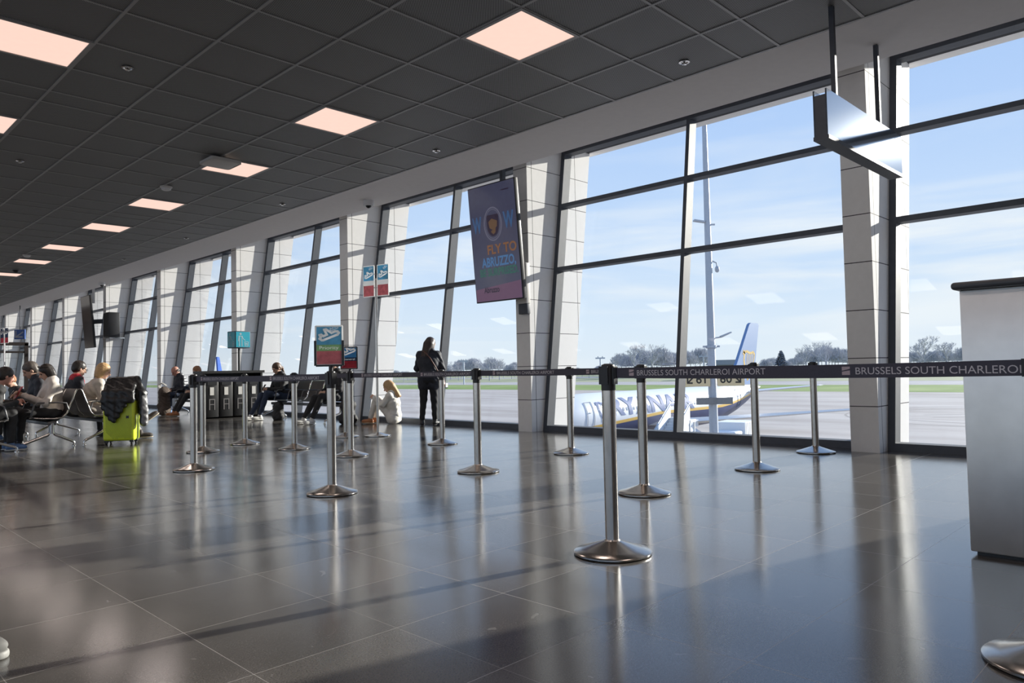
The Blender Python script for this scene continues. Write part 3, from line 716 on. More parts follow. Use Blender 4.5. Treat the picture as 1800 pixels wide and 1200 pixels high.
def blade_sign(name, lab, x, y, cols, pole):
    t = thing(name, lab, 'sign', (x, y, 0), 0, 'two bladed pole signs')
    b = MB(); b.lathe([(.05,0),(.20,0),(.21,.006),(.21,.014),(.16,.026),(.04,.055),(.03,.06)], 48); b.build('base', M['steel'], t, 35)
    b = MB(); b.tube([(0,0,.05),(0,0,2.55)], .02, 16); b.build('pole', pole, t, 40)
    for s, a in ((-1, YAW+.55), (1, YAW+.55)):
        u = Vector((math.cos(a), -math.sin(a), 0)); o = u*(.035 if s > 0 else -.27)+Vector((0,0,2.26))
        sub = bpy.data.objects.new('sign_blade', None); COL.objects.link(sub); sub.parent = t
        sign_panel(sub, o, u, .235, .50, *cols, None, M['s_white'], .012)
        b = MB(); b.beam(u*(.02*s)+Vector((0,0,2.40)), u*(.04*s)+Vector((0,0,2.40)), .012, .012); b.beam(u*(.02*s)+Vector((0,0,2.62)), u*(.04*s)+Vector((0,0,2.62)), .012, .012); b.build('arm', M['steel'], sub)
    return t
blade_sign('pole_sign', 'pale pole sign with two blades beside the third pillar', 6.95, 9.90, (M['s_sky'], M['s_white'], M['s_pink']), M['steel'])
blade_sign('pole_sign', 'dark blue and red pole sign with two blades at the far end of the hall', 5.62, 29.3, (M['s_navy'], M['s_navy'], M['s_red']), M['white'])
t = thing('direction_sign', 'small blue hanging direction sign with a white arrow at the far end of the hall', 'sign', (6.72, 32.5, 2.55), -YAW)
b = MB(); b.box(-.2, .2, -.02, .02, 0, .36); b.build('sign_plate', mat('arrow_blue', (.02,.09,.36), .4), t)
b = MB(); stroke(b, [(-.14,.30),(-.14,.08),(.10,.08)], .05, (0,-.022,0), (1,0,0), (0,0,1)); stroke(b, [(-.14,.08),(.12,.26)], .05, (0,-.0225,0), (1,0,0), (0,0,1)); b.build('arrow', M['s_white'], t)
b = MB(); b.tube([(0,0,.36),(0,0,CZ-2.55)], .015, 10); b.build('hanging_rod', M['frame'], t, 40)
# glazed doorway at the far end
t = thing('glazed_portal', 'dark framed glazed doorway at the far end of the hall', 'doorway', (0, 32.2, 0))
b = MB()
for x in (6.86, 4.6, 5.9): b.box(x-.06, x+.06, -.06, .06, 0, 2.38)
b.box(4.54, 6.92, -.06, .06, 2.30, 2.42); b.box(4.54, 6.92, -.05, .05, 2.02, 2.09); b.build('door_frame', mat('brown_aluminium', (.035,.028,.026), .4, .2), t)
for a, c in ((4.66, 5.84), (5.96, 6.80)):
    b = MB(); b.box(a, c, -.006, .006, .02, 2.02); b.build('glass_panel', M['glass'], t)
    b = MB(); b.box(a, c, -.006, .006, 2.09, 2.30); b.build('fanlight', M['glass'], t)

# ------------------------------------------------------------------ waste bins with cube sign
t = thing('waste_bins', 'row of four black recycling bins in a dark housing below a teal cube sign', 'bins', (7.34, 17.45, 0))
M['bin'] = mat('bin_charcoal', (.022,.021,.021), .45, .2); M['bin_print'] = mat('bin_print', (.16,.15,.15), .6)
b = MB(); b.box(-.05, 1.45, .42, .48, 0, 1.12); b.box(-.05, 0, 0, .48, 0, 1.12); b.box(1.40, 1.45, 0, .48, 0, 1.12); b.box(-.08, 1.48, -.05, .50, 1.08, 1.14); b.build('housing', M['bin'], t)
cols = [(.35,.33,.32), (.42,.12,.10), (.10,.36,.14), (.36,.34,.32)]
for i in range(4):
    b = MB(); x = .015+i*.35; b.rbox(x, x+.325, .02, .40, .03, .95, .02, 2); bn = b.build('bin', M['bin'], t, 35)
    b = MB(); b.box(x+.05, x+.275, .012, .03, .80, .90); b.build('slot', M['black'], bn)
    b = MB(); b.box(x+.05, x+.275, .0, .03, .905, .935); b.build('colour_strip', mat('bin_strip', cols[i], .5), bn)
    b = MB(); b.box(x+.11, x+.205, .012, .022, .56, .75); b.build('label_sticker', M['offwhite'], bn)
    b = MB(); stroke(b, [(x+.10,.22),(x+.10,.46),(x+.22,.46),(x+.22,.22)], .025, (0,.014,0), (1,0,0), (0,0,1)); stroke(b, [(x+.10,.34),(x+.22,.34)], .02, (0,.0139,0), (1,0,0), (0,0,1)); b.build('stencil', M['bin_print'], bn)
b = MB(); b.tube([(.98,.3,1.14),(.98,.3,1.70)], .028, 14); b.build('sign_pole', M['black'], t, 40)
t = thing('bin_sign', 'teal cube sign with white waste bin pictograms on a pole above the bins', 'sign', (8.32, 17.75, 1.70), .06)
q = .20
b = MB(); b.rbox(-q, q, -q, q, 0, .42, .015, 3); b.build('cube_body', M['frame'], t, 35)
for a in range(4):
    T = Matrix.Rotation(a*math.pi/2, 4, 'Z')
    b = MB(); b.T = T; b.box(-q+.015, q-.015, -q-.003, -q+.01, .02, .40); b.build('face', M['s_teal'], t)
    b = MB(); o = T @ Vector((-q+.015, -q-.005, .02)); ux = T.to_3x3() @ Vector((1,0,0)); uy = Vector((0,0,1))
    hd = [(.12+.03*math.cos(i*.5), .325+.03*math.sin(i*.5)) for i in range(13)]; flat(b, hd[:12], o, ux, uy)
    stroke(b, [(.06,.15),(.075,.27),(.165,.27),(.185,.21),(.24,.17)], .016, o, ux, uy)
    stroke(b, [(.085,.27),(.085,.03)], .022, o, ux, uy); stroke(b, [(.155,.27),(.155,.03)], .022, o, ux, uy)
    stroke(b, [(.225,.13),(.235,.03),(.315,.03),(.325,.13)], .016, o, ux, uy, closed=True); stroke(b, [(.255,.08),(.295,.08)], .03, o, ux, uy)
    b.build('pictogram', M['s_white'], t)
# ------------------------------------------------------------------ outside: airfield
G = -6.5
def ground_mat(name, c1, c2, scale, rough=.9, stretch=(1,1,1)):
    m = bpy.data.materials.new(name); m.use_nodes = True; nt = m.node_tree; N = nt.nodes; L = nt.links; b = N['Principled BSDF']
    tc = N.new('ShaderNodeTexCoord'); mp = N.new('ShaderNodeMapping'); mp.inputs['Scale'].default_value = stretch; L.new(tc.outputs['Object'], mp.inputs['Vector'])
    n = N.new('ShaderNodeTexNoise'); n.inputs['Scale'].default_value = scale; n.inputs['Detail'].default_value = 8; n.inputs['Roughness'].default_value = .6; L.new(mp.outputs[0], n.inputs['Vector'])
    r = N.new('ShaderNodeValToRGB'); r.color_ramp.elements[0].position = .35; r.color_ramp.elements[1].position = .65
    r.color_ramp.elements[0].color = (*c1,1); r.color_ramp.elements[1].color = (*c2,1)
    L.new(n.outputs['Fac'], r.inputs['Fac']); L.new(r.outputs['Color'], b.inputs['Base Color']); b.inputs['Roughness'].default_value = rough; b.inputs['Specular IOR Level'].default_value = .15
    return m
M['apron'] = ground_mat('apron_concrete', (.36,.325,.30), (.50,.46,.43), .12, stretch=(1,.25,1))
M['taxi'] = ground_mat('taxiway_asphalt', (.36,.34,.34), (.46,.44,.43), .05, stretch=(.4,1.5,1))
M['turf'] = ground_mat('airfield_grass', (.17,.25,.07), (.28,.35,.13), .05)
M['dry'] = ground_mat('dry_grass', (.29,.31,.19), (.42,.42,.28), .04)
# the airfield runs in bands square to the viewing direction of the hall's windows
ba = R(-18); bd = Vector((math.cos(ba), math.sin(ba)*-1, 0))
fd = Vector((1, 0, 0)); sd = Vector((0, 1, 0))
def band(name, lab, d0, d1, m, z):
    b = MB(); vs = []
    for d, s in ((d0,-900),(d1,-900),(d1,1500),(d0,1500)): vs.append(fd*d+sd*s+Vector((0,0,z)))
    b.add(vs, [(0,1,2,3)]); b.add([v-Vector((0,0,.3)) for v in vs], [(3,2,1,0)])
    b.add([], []); tag(b.build(name, m), lab, 'ground', kind='structure')
band('ground_apron', 'pale concrete apron under the aircraft', -160, 197, M['apron'], G)
band('ground_grass', 'green grass strip beyond the apron', 197, 258, M['turf'], G+.02)
band('ground_taxiway', 'grey taxiway beyond the green grass strip', 258, 313, M['taxi'], G)
band('ground_dry_grass', 'dry grass beyond the taxiway', 313, 440, M['dry'], G+.02)
band('ground_runway', 'distant runway strip', 440, 490, M['taxi'], G)
band('ground_field', 'far field below the tree line', 490, 2400, M['dry'], G+.02)
# tyre marks on the apron
M['tyre'] = mat('tyre_mark', (.26,.235,.22), .9)
for cx, cy, r, a0, a1, lab in ((118, 22, 17, 20, 200, 'curved dark tyre marks on the apron near the steel desk'), (140, 45, 30, -150, 10, 'long curved dark tyre marks on the apron beside the pillar')):
    b = MB()
    for dr in (0, 5.0):
        n = 40
        for i in range(n):
            q = [R(a0+(a1-a0)*(i+j)/n) for j in (0,1)]
            P4 = [(cx+(r+dr+e)*math.cos(q[j]), cy+(r+dr+e)*math.sin(q[j])*.9, G+.012) for j, e in ((0,0),(1,0),(1,.35),(0,.35))]
            b.add(P4, [(0,1,2,3)])
    tag(b.build('tyre_marks', M['tyre']), lab, 'ground marking', kind='structure')

# ------------------------------------------------------------------ aircraft
M['ac_white'] = mat('aircraft_white', (.70,.73,.77), .35, var=.015); M['ac_yellow'] = mat('aircraft_yellow', (.66,.42,.09), .4)
M['ac_navy'] = mat('aircraft_navy', (.02,.035,.13), .35); M['ac_blue'] = mat('aircraft_blue', (.12,.17,.33), .6, spec=.2, var=.1)
M['ac_metal'] = mat('aircraft_metal', (.55,.57,.6), .35, .6); M['ac_window'] = mat('cabin_window', (.30,.34,.42), .2)
M['ac_line'] = mat('door_outline', (.28,.31,.36), .5)
def aircraft(name, lab, loc, rz, detail=True, tailcol=None):
    t = thing(name, lab, 'aircraft', loc, rz)
    # local frame: nose at origin, +x aft, z=0 fuselage centre line
    prof = [(0,.02,-.55),(.25,.45,-.50),(.8,.85,-.42),(1.6,1.22,-.30),(2.6,1.52,-.18),(3.8,1.74,-.08),(5.2,1.86,-.02),(7,1.90,0),(24,1.90,0),(27,1.86,.05),(29.5,1.70,.22),(32,1.42,.50),(34.5,1.05,.85),(36.5,.68,1.18),(38.2,.36,1.42),(39.2,.12,1.52)]
    xs = []; 
    for i in range(len(prof)-1):
        k = max(1, int((prof[i+1][0]-prof[i][0])/.8))
        for j in range(k):
            f = j/k; xs.append(tuple(prof[i][q]*(1-f)+prof[i+1][q]*f for q in range(3)))
    xs.append(prof[-1]); n = 144; b = MB()
    SA = lambda x: 114-26*min(max((x-3)/13, 0), 1)
    vs = []
    for x, r, zo in xs:
        sa = SA(x)
        for j in range(n):
            h = j if j <= n//2 else n-j
            a = sa*h/44 if h <= 44 else (sa+8*(h-44)/4 if h <= 48 else sa+8+(172-sa)*(h-48)/(n//2-48))
            a = R(a if j <= n//2 else 360-a); vs.append((x, r*math.sin(a), zo+r*1.05*math.cos(a)))
    o = 0; b.v = vs
    for i in range(len(xs)-1):
        for j in range(n):
            h = j+.5 if j < n//2 else n-j-.5
            b.f.append([i*n+j, i*n+(j+1)%n, (i+1)*n+(j+1)%n, (i+1)*n+j]); b.m.append(0 if h < 44 else (1 if h < 48 else 2))
    b.f += [list(range(n))[::-1], [(len(xs)-1)*n+j for j in range(n)]]; b.m += [0, 0]
    b.build('fuselage', [M['ac_white'], M['ac_yellow'], M['ac_navy']], t, 50)
    # fin with swept leading edge
    b = MB(); pr = [(29.2,1.75),(33.6,4.2),(36.9,8.75),(37.3,8.95),(38.9,8.95),(39.2,8.7),(37.4,2.0)]
    b.prism([(p[0], p[1]) for p in pr], 1, -.17, .17, 0)
    fin = b.build('fin', tailcol or mat('fin_pale_blue', (.17,.27,.46), .4), t)
    def foil(pts, name, m):
        b = MB(); k = len(pts); vs = []
        for (x, y, z, c, th) in pts: vs += [(x,y,z),(x+c*.3,y,z+th),(x+c,y,z),(x+c*.4,y,z-th*.7)]
        fs = []
        for i in range(k-1):
            for j in range(4): fs.append((i*4+j, i*4+(j+1)%4, i*4+4+(j+1)%4, i*4+4+j))
        fs += [(3,2,1,0), tuple((k-1)*4+j for j in range(4))]; b.add(vs, fs); return b.build(name, m, t, 40)
    for s in (1, -1):
        foil([(14.0,s*1.6,-1.15,7.2,.45),(17.5,s*6,-.75,4.6,.28),(24.2,s*16.9,.15,1.6,.1),(25.2,s*17.3,.9,1.2,.07),(26.3,s*17.6,2.5,.6,.04)], 'wing', M['ac_metal'])
        foil([(33.5,s*.5,1.1,4.0,.22),(38.6,s*7.1,1.75,1.5,.08)], 'tailplane', M['ac_white'])
        b = MB(); b.T = Matrix.Translation((12.6, s*4.8, -2.15)) @ Matrix.Rotation(math.pi/2, 4, 'Y'); b.lathe([(.78,0),(.98,.12),(1.05,1.0),(1.0,2.4),(.72,3.8),(.5,4.4),(.1,4.8)], 28); b.T = None; b.box(14, 17, s*4.8-.12, s*4.8+.12, -1.3, -.7); b.build('engine', M['ac_white'], t, 40)
        b = MB(); b.tube([(17.6,s*2.85,-1.2),(17.6,s*2.85,-2.9)], .13, 10)
        for e in (-.28, .28): b.T = Matrix.Translation((17.6, s*2.85+e-.15, -2.85)) @ Matrix.Rotation(-math.pi/2, 4, 'X'); b.lathe([(.2,0),(.55,0),(.55,.3),(.2,.3)], 20); b.T = None
        b.build('main_gear', M['black'], t, 40)
    b = MB(); b.tube([(4.1,0,-1.6),(4.1,0,-3.0)], .1, 10); 
    for e in (-.32, .1): b.T = Matrix.Translation((4.1, e, -3.05)) @ Matrix.Rotation(-math.pi/2, 4, 'X'); b.lathe([(.1,0),(.35,0),(.35,.22),(.1,.22)], 18); b.T = None
    b.build('nose_gear', M['black'], t, 40)
    if not detail: return t
    def surf(x, ang, off=.02, side=-1):
        """point on the port side skin; ang from the horizontal, up positive"""
        for i in range(len(prof)-1):
            if prof[i][0] <= x <= prof[i+1][0]:
                f = (x-prof[i][0])/(prof[i+1][0]-prof[i][0]); r = prof[i][1]*(1-f)+prof[i+1][1]*f; zo = prof[i][2]*(1-f)+prof[i+1][2]*f; break
        return Vector((x, side*(r+off)*math.cos(ang), zo+(r*1.05+off)*math.sin(ang)))
    b = MB()
    x = 7.4
    while x < 33:
        if not (14.6 < x < 15.6):
            c = [surf(x+dx, R(16)+da) for dx, da in ((-.11,-.075),(.11,-.075),(.13,0),(.11,.075),(-.11,.075),(-.13,0))]; b.add(c, [range(6)])
        x += .51
    b.build('cabin_windows', M['ac_window'], t)
    for x0 in (5.0, 31.0):
        b = MB(); a0, a1 = R(-22), R(42); w_ = .86
        loop = [surf(x0, a0+(a1-a0)*i/10, .03) for i in range(11)]+[surf(x0+w_, a1-(a1-a0)*i/10, .03) for i in range(11)]
        b.tube(loop, .02, 6, closed=True); b.tube([surf(x0+.2, R(14), .03), surf(x0+.45, R(14), .03)], .03, 6); b.tube([surf(x0-.15, a0-.10, .03), surf(x0+w_+.15, a0-.10, .03)], .03, 6)
        b.build('cabin_door', M['ac_line'], t)
    # lettering wrapped round the port side
    me = text_mesh('RYANAIR', 2.6, 1.04, .085)
    bm = bmesh.new(); bm.from_mesh(me)
    for i in range(1, 16): bmesh.ops.bisect_plane(bm, geom=bm.verts[:]+bm.edges[:]+bm.faces[:], plane_co=(0, i*.14, 0), plane_no=(0,1,0))
    mxx = max(v.co.x for v in bm.verts)
    for v in bm.verts: v.co = surf(8.1+v.co.x/mxx*13.4, R(3)+v.co.y/2.35, .035)
    bm.to_mesh(me); bm.free(); me.materials.clear(); me.materials.append(M['ac_blue']); put('airline_lettering', me, t)
    # harp emblem: curved neck, pillar and strings
    def harp(fn, m, nm, parent):
        b = MB()
        def line(pts, w):
            for (p, q) in zip(pts, pts[1:]):
                d = Vector((q[0]-p[0], q[1]-p[1])); 
                if d.length < 1e-6: continue
                k = Vector((-d.y, d.x)).normalized()*w/2
                b.add([fn(p[0]-k.x,p[1]-k.y), fn(q[0]-k.x,q[1]-k.y), fn(q[0]+k.x,q[1]+k.y), fn(p[0]+k.x,p[1]+k.y)], [(0,1,2,3)])
        line([(.10,.86),(.05,.93),(.10,.98),(.16,.92),(.15,.80),(.14,.68),(.22,.50),(.36,.28),(.55,.0)], .09)
        line([(.14,.90),(.30,.97),(.45,.92),(.62,.90),(.80,.94),(.92,.84)], .08)
        line([(.92,.84),(.86,.55),(.74,.25),(.55,.0)], .06)
        for i in range(4): line([(.36+i*.13,.88),(.40+i*.11,.36-i*.02+.05)], .035)
        return b.build(nm, m, parent)
    harp(lambda u, v: surf(6.3+u*1.75, R(-24)+v*1.12, .04), M['ac_blue'], 'harp_emblem', t)
    for s in (1, -1): harp(lambda u, v: Vector((34.3+u*3.2+v*.8, s*.18, 2.4+v*3.4)), M['ac_yellow'], 'tail_emblem', t)
    return t
ac = aircraft('aircraft', 'white airliner with blue lettering and yellow cheat line parked outside the windows', (42.2, 39.7, G+3.38), 0)
# the far aircraft: only its plain blue fin shows above the bins
fa = aircraft('aircraft', 'distant aircraft of which a blue fin shows between pillars above the waste bins', (82.5, 187, G+3.38), R(232), False, mat('fin_royal_blue', (.03,.10,.42), .35))
fa.location = Vector((82.5,187,G+3.38)) - Matrix.Rotation(R(232), 3, 'Z') @ Vector((36,0,0))
def far(name, lab, cat, loc, rz=0, group=None): return thing(name, lab, cat, (*loc, G), rz, group)

# floodlight mast with stand number signs
M['galv'] = mat('galvanised_steel', (.42,.46,.52), .5, .35, var=.05)
t = thing('floodlight_mast', 'tall grey tapering apron mast with camera and lamp arms outside the window', 'mast', (36.0, 20.23, G))
b = MB(); b.lathe([(.40,0),(.40,.05),(.26,.08),(.235,5),(.16,17),(.10,24)], 14); b.build('mast_pole', M['galv'], t, 30)
vd = Vector((fw.x, fw.y, 0)).normalized(); rd = Vector((vd.y, -vd.x, 0))
b = MB(); b.beam(rd*-.15+Vector((0,0,15.35)), rd*-.75+Vector((0,0,15.45)), .35, .08); b.beam(rd*-.05+Vector((0,0,15.2)), rd*.4+Vector((0,0,15.2)), .08, .08); b.build('lamp_head', M['galv'], t)
b = MB(); b.tube([rd*.2+Vector((0,0,13.2)), rd*.42+Vector((0,0,13.1)), rd*.45+Vector((0,0,12.9))], .04, 8); b.ell(rd*.45+Vector((0,0,12.75)), (.13,.13,.18)); b.build('dome_camera', M['galv'], t, 50)
b = MB(); b.tube([rd*.2+Vector((0,0,9.0)), rd*.55+Vector((0,0,9.05)), rd*1.0+Vector((0,0,9.25))], .04, 8); b.beam(rd*.5+Vector((0,0,9.08)), rd*1.1+Vector((0,0,9.3)), .2, .07); b.build('lamp_arm', M['galv'], t, 50)
b = MB(); b.lathe([(.24,8.45),(.30,8.47),(.30,8.60),(.22,8.62)], 14); b.beam(rd*-.45+Vector((0,0,8.55)), rd*.45+Vector((0,0,8.55)), .1, .1); b.build('collar', M['galv'], t, 40)
M['stand_yellow'] = mat('stand_sign_yellow', (.78,.62,.36), .5, var=.04); M['ink'] = mat('sign_black', (.03,.025,.02), .5)
for x0, num, dirn in ((-1.65, '61', -1), (.20, '60', 1)):
    f = vd*-.3; b = MB(); o = rd*x0+f+Vector((0,0,6.40))
    b.add([o, o+rd*1.45, o+rd*1.45+Vector((0,0,.85)), o+Vector((0,0,.85)), o+vd*.08, o+rd*1.45+vd*.08, o+rd*1.45+Vector((0,0,.85))+vd*.08, o+Vector((0,0,.85))+vd*.08], [(0,1,2,3),(7,6,5,4),(0,4,5,1),(1,5,6,2),(2,6,7,3),(3,7,4,0)])
    pl = b.build('stand_number_plate', M['stand_yellow'], t)
    put_text(num, .66, M['ink'], pl, o-vd*.01+rd*(.68 if dirn < 0 else .12)+Vector((0,0,.18)), rd, (0,0,1), name='stand_number', bold=.01)
    b = MB(); c = .42 if dirn < 0 else 1.05
    stroke(b, [(c-.20*dirn,.58),(c+.16*dirn,.22)], .08, o-vd*.012, rd, (0,0,1)); stroke(b, [(c-.06*dirn,.20),(c+.18*dirn,.20),(c+.18*dirn,.42)], .08, o-vd*.013, rd, (0,0,1)); b.build('arrow', M['ink'], pl)
b = MB(); o = vd*-.3+Vector((0,0,5.62)); b.beam(rd*-.95+o, rd*.95+o, .25, .36); b.build('floodlight_bar', mat('flood_grey', (.20,.20,.20), .5), t)
b = MB(); b.box(-.28,.28,-.28,.28,.05,1.6); b.build('control_box', M['galv'], t)

# boarding stairs and service truck under the fuselage
M['gse'] = mat('ground_equipment_white', (.78,.80,.82), .45, var=.04); M['tread'] = mat('stair_tread', (.50,.54,.58), .5); M['tyre_black'] = mat('tyre_black', (.03,.03,.03), .7)
t = thing('boarding_stairs', 'white mobile boarding stairs rising towards the aircraft', 'stairs', (46.6, 31.0, G-.35), R(14))
b = MB()
for i in range(14): b.box(.42*i, .42*i+.44, -.7, .7, .9+.20*i, .95+.20*i+.16)
b.build('steps', M['tread'], t)
for s in (-.8, .8):
    b = MB(); b.add([(0,s-.04,.6),(5.9,s-.04,3.4),(5.9,s-.04,4.7),(0,s-.04,1.9),(0,s+.04,.6),(5.9,s+.04,3.4),(5.9,s+.04,4.7),(0,s+.04,1.9)], [(0,1,2,3),(7,6,5,4),(0,4,5,1),(1,5,6,2),(2,6,7,3),(3,7,4,0)]); b.build('side_panel', M['gse'], t)
    b = MB(); b.tube([(0,s,2.05),(5.9,s,4.85),(7.2,s,4.85)], .04, 8); b.build('handrail', M['galv'], t)
b = MB(); b.box(5.8,7.3,-.9,.9,3.3,3.5); b.box(.2,6.2,-.6,.6,.5,.75)
for x in (5.9, 7.1):
    for s in (-.8, .8): b.box(x-.06,x+.06,s-.06,s+.06,.6,3.3)
b.build('chassis', M['gse'], t)
for x in (.7, 5.6):
    for s in (-.75, .55): b = MB(); b.T = Matrix.Translation((x, s, .42)) @ Matrix.Rotation(-math.pi/2, 4, 'X'); b.lathe([(.1,0),(.42,0),(.42,.22),(.1,.22)], 18); b.T = None; b.build('wheel', M['tyre_black'], t, 40)
t = thing('service_truck', 'white box bodied service truck beside the mast on the apron', 'truck', (52.9, 29.0, G), R(10))
b = MB(); b.rbox(0, 1.9, -1.05, 1.05, .5, 2.3, .15, 3); b.build('cab', M['gse'], t, 40); b = MB(); b.box(-.01, .06, -.85, .85, 1.35, 2.05); b.build('windscreen', M['ac_window'], t)
b = MB(); b.box(2.0, 4.8, -1.2, 1.2, .8, 2.9)
for i in range(5): b.box(2.2+i*.52, 2.24+i*.52, -1.23, 1.23, .85, 2.85)
b.build('box_body', M['gse'], t); b = MB(); b.box(.2, 4.7, -.5, .5, .45, .8); b.build('chassis', M['tread'], t)
for x in (1.0, 3.9):
    for s in (-1.1, .85): b = MB(); b.T = Matrix.Translation((x, s, .45)) @ Matrix.Rotation(-math.pi/2, 4, 'X'); b.lathe([(.1,0),(.45,0),(.45,.25),(.1,.25)], 18); b.T = None; b.build('wheel', M['tyre_black'], t, 40)
# low things far out on the airfield
t = far('van', 'tiny white van on the grass strip behind the standing woman', 'van', (208, 246), R(40))
b = MB(); b.rbox(-2.3,2.3,-1,1,.4,2.2,.2,3); b.build('van_body', M['gse'], t, 40); b = MB(); b.box(1.2,2.35,-.9,.9,1.3,1.9); b.build('windscreen', M['ac_window'], t)
for x in (-1.4,1.4): b = MB(); b.T = Matrix.Translation((x,-1.05,.35)) @ Matrix.Rotation(-math.pi/2,4,'X'); b.lathe([(.1,0),(.35,0),(.35,2.1),(.1,2.1)],16); b.T = None; b.build('wheel_pair', M['tyre_black'], t, 40)
for (x, y, lab) in ((318.9,246.3,'thin distant floodlight mast between the two pillars left of the largest stanchion'), (372.8,214.6,'thin distant floodlight mast behind the grey shed'), (266.8,299.3,'thin distant floodlight mast above the stanchion under the screen')):
    t = far('airfield_mast', lab, 'mast', (x, y), 0, 'distant floodlight masts')
    b = MB(); b.tube([(0,0,0),(0,0,13)], .35, 8); b.build('mast_pole', M['galv'], t); b = MB(); b.T = Matrix.Rotation(-YAW, 4, 'Z'); b.box(-2.6,2.6,-.3,.3,12.4,13.1); b.box(-1.4,-1,-.3,.3,13,13.8); b.box(1,1.4,-.3,.3,13,13.8); b.build('lamp_head', M['galv'], t)
t = far('airfield_shed', 'low grey hangar with sloping roof beyond the aircraft tail', 'building', (366, 199), R(28))
b = MB(); b.box(-5,5,-8,8,0,8); b.build('shed_wall', mat('shed_grey', (.30,.32,.34), .8), t); b = MB(); b.prism([(-9,7.8),(-6.8,10.4),(6.8,10.4),(9,7.8)], 0, -6, 6); b.build('shed_roof', mat('shed_roof_grey', (.26,.29,.33), .7), t)

# ------------------------------------------------------------------ tree line
M['bark'] = mat('hazy_twigs', (.43,.44,.48), .9, var=.15, scale=.4); M['pine'] = mat('dark_conifer', (.26,.28,.31), .9, var=.2, scale=.4)  # distance haze is mixed into the pale blue-grey twig colour
rnd = random.Random(11)
def bare_tree(h, seed):
    rr = random.Random(seed); tk = MB(); cr = MB()
    tk.tube([(0,0,0),(.1,0,h*.3),(.2,.1,h*.55)], [h*.022,h*.017,h*.010], 7)
    def branch(p, d, ln, r, lv):
        q = p+d*ln; (tk if lv == 0 else cr).tube([p, p+d*ln*.5+Vector((rr.uniform(-.04,.04),rr.uniform(-.04,.04),.02))*ln, q], [r, r*.8, r*.55], 5 if lv < 2 else 3, caps=False)
        if lv == 4: return
        for i in range(3 if lv < 3 else 4):
            a = rr.uniform(0, 6.28); tilt = rr.uniform(.3, .75); u = d.orthogonal().normalized(); w_ = d.cross(u)
            nd = (d*math.cos(tilt)+(u*math.cos(a)+w_*math.sin(a))*math.sin(tilt)+Vector((0,0,.12))).normalized()
            branch(p+d*ln*rr.uniform(.6,1), nd, ln*rr.uniform(.58,.78), max(r*.6, h*.0022), lv+1)
    for i in range(7):
        a = i*.9+rr.uniform(-.3,.3); t0 = rr.uniform(.28,.55); tl = rr.uniform(.25,.95)
        branch(Vector((.15,.05,h*t0)), Vector((math.cos(a)*math.sin(tl), math.sin(a)*math.sin(tl), math.cos(tl))), h*.24, h*.010, 0)
    return tk, cr
def tree_thing(kind, h, seed, lab):
    t = thing('bare_tree' if kind == 0 else ('conifer' if kind == 1 else 'thicket_tree'), lab, 'tree', (0,0,G), 0, 'distant tree line')
    if kind == 0:
        tk, cr = bare_tree(h, seed); tk.build('trunk', M['bark'], t); cr.build('branches', M['bark'], t)
    else:
        rr = random.Random(seed); b = MB(); b.tube([(0,0,0),(0,0,h*.5)], [h*.02,h*.012], 6); b.build('trunk', M['bark'], t)
        b = MB()
        if kind == 1:
            for i in range(420):
                z = rr.uniform(.12,.98); rad = ((1-z)**.7*.26*h+.01*h)*rr.uniform(.6,1.2); a = rr.uniform(0,6.28); d = Vector((math.cos(a),math.sin(a),-.25)); p = Vector((0,0,z*h)); s = Vector((-math.sin(a),math.cos(a),0))
                b.add([p+s*.02*h, p-s*.02*h, p+d*rad-s*.035*h, p+d*rad*1.15-Vector((0,0,.03*h)), p+d*rad+s*.035*h], [(0,1,2,3,4)])
            b.lathe([(.10*h,.14*h),(.13*h,.2*h),(.07*h,.6*h),(.01*h,.9*h)], 9)
        else:
            for i in range(3200):
                a = rr.uniform(0,6.28); el2 = rr.uniform(-.1,1.4); rad = .44*h*rr.uniform(.2,1.05); p = Vector((math.cos(a)*math.cos(el2)*rad, math.sin(a)*math.cos(el2)*rad, h*.5+math.sin(el2)*rad)); d = Vector((rr.uniform(-.3,.3),rr.uniform(-.3,.3),1)).normalized()*h*rr.uniform(.05,.14); s = Vector((math.cos(i),math.sin(i),0))*h*.008
                b.add([p-s, p+s, p+d], [(0,1,2)])
        b.build('crown', M['pine'] if kind == 1 else M['bark'], t)
    return t
protos = {}
def ray_dir(px): 
    v = fw+rt2*((px-900)/FPX); return Vector((v.x, v.y, 0)).normalized()
def plant(kind, px, dist, h, lab):
    key = (kind, rnd.randrange(3)); d = ray_dir(px)*dist/ (ray_dir(px).dot(Vector((fw.x,fw.y,0)).normalized()))
    if key not in protos: o = protos[key] = tree_thing(kind, 10, 40+key[0]*7+key[1], lab)
    else: o = copy_tree(protos[key], label=lab)
    s = h/10; o.location = (d.x, d.y, G); o.scale = (s*rnd.uniform(1.0,1.25),)*2+(s,); o.rotation_euler = (0,0,rnd.uniform(0,6.28))
gen = {0: 'leafless grey tree within the distant tree line', 1: 'dark conifer within the distant tree line', 2: 'dense bushy tree within the distant tree line'}
px = 640; tn = 0
while px < 1740:
    # heights follow the skyline seen through each window
    if px < 720: hh = 9
    elif px < 910: hh = 13+5*math.sin((px-770)/45)
    elif px < 1085: hh = 9
    elif px < 1240: hh = 21
    elif px < 1340: hh = 9
    elif px < 1405: hh = 13
    elif px < 1560: hh = 21
    else: hh = 17
    tn += 1; dd = 520+(tn*4 % 11)*34+rnd.uniform(0,8); k = rnd.choice((2,2,2,0))
    plant(k, px, dd, max(5, hh*rnd.uniform(.72, 1.08)), gen[k]); px += rnd.uniform(5, 9)
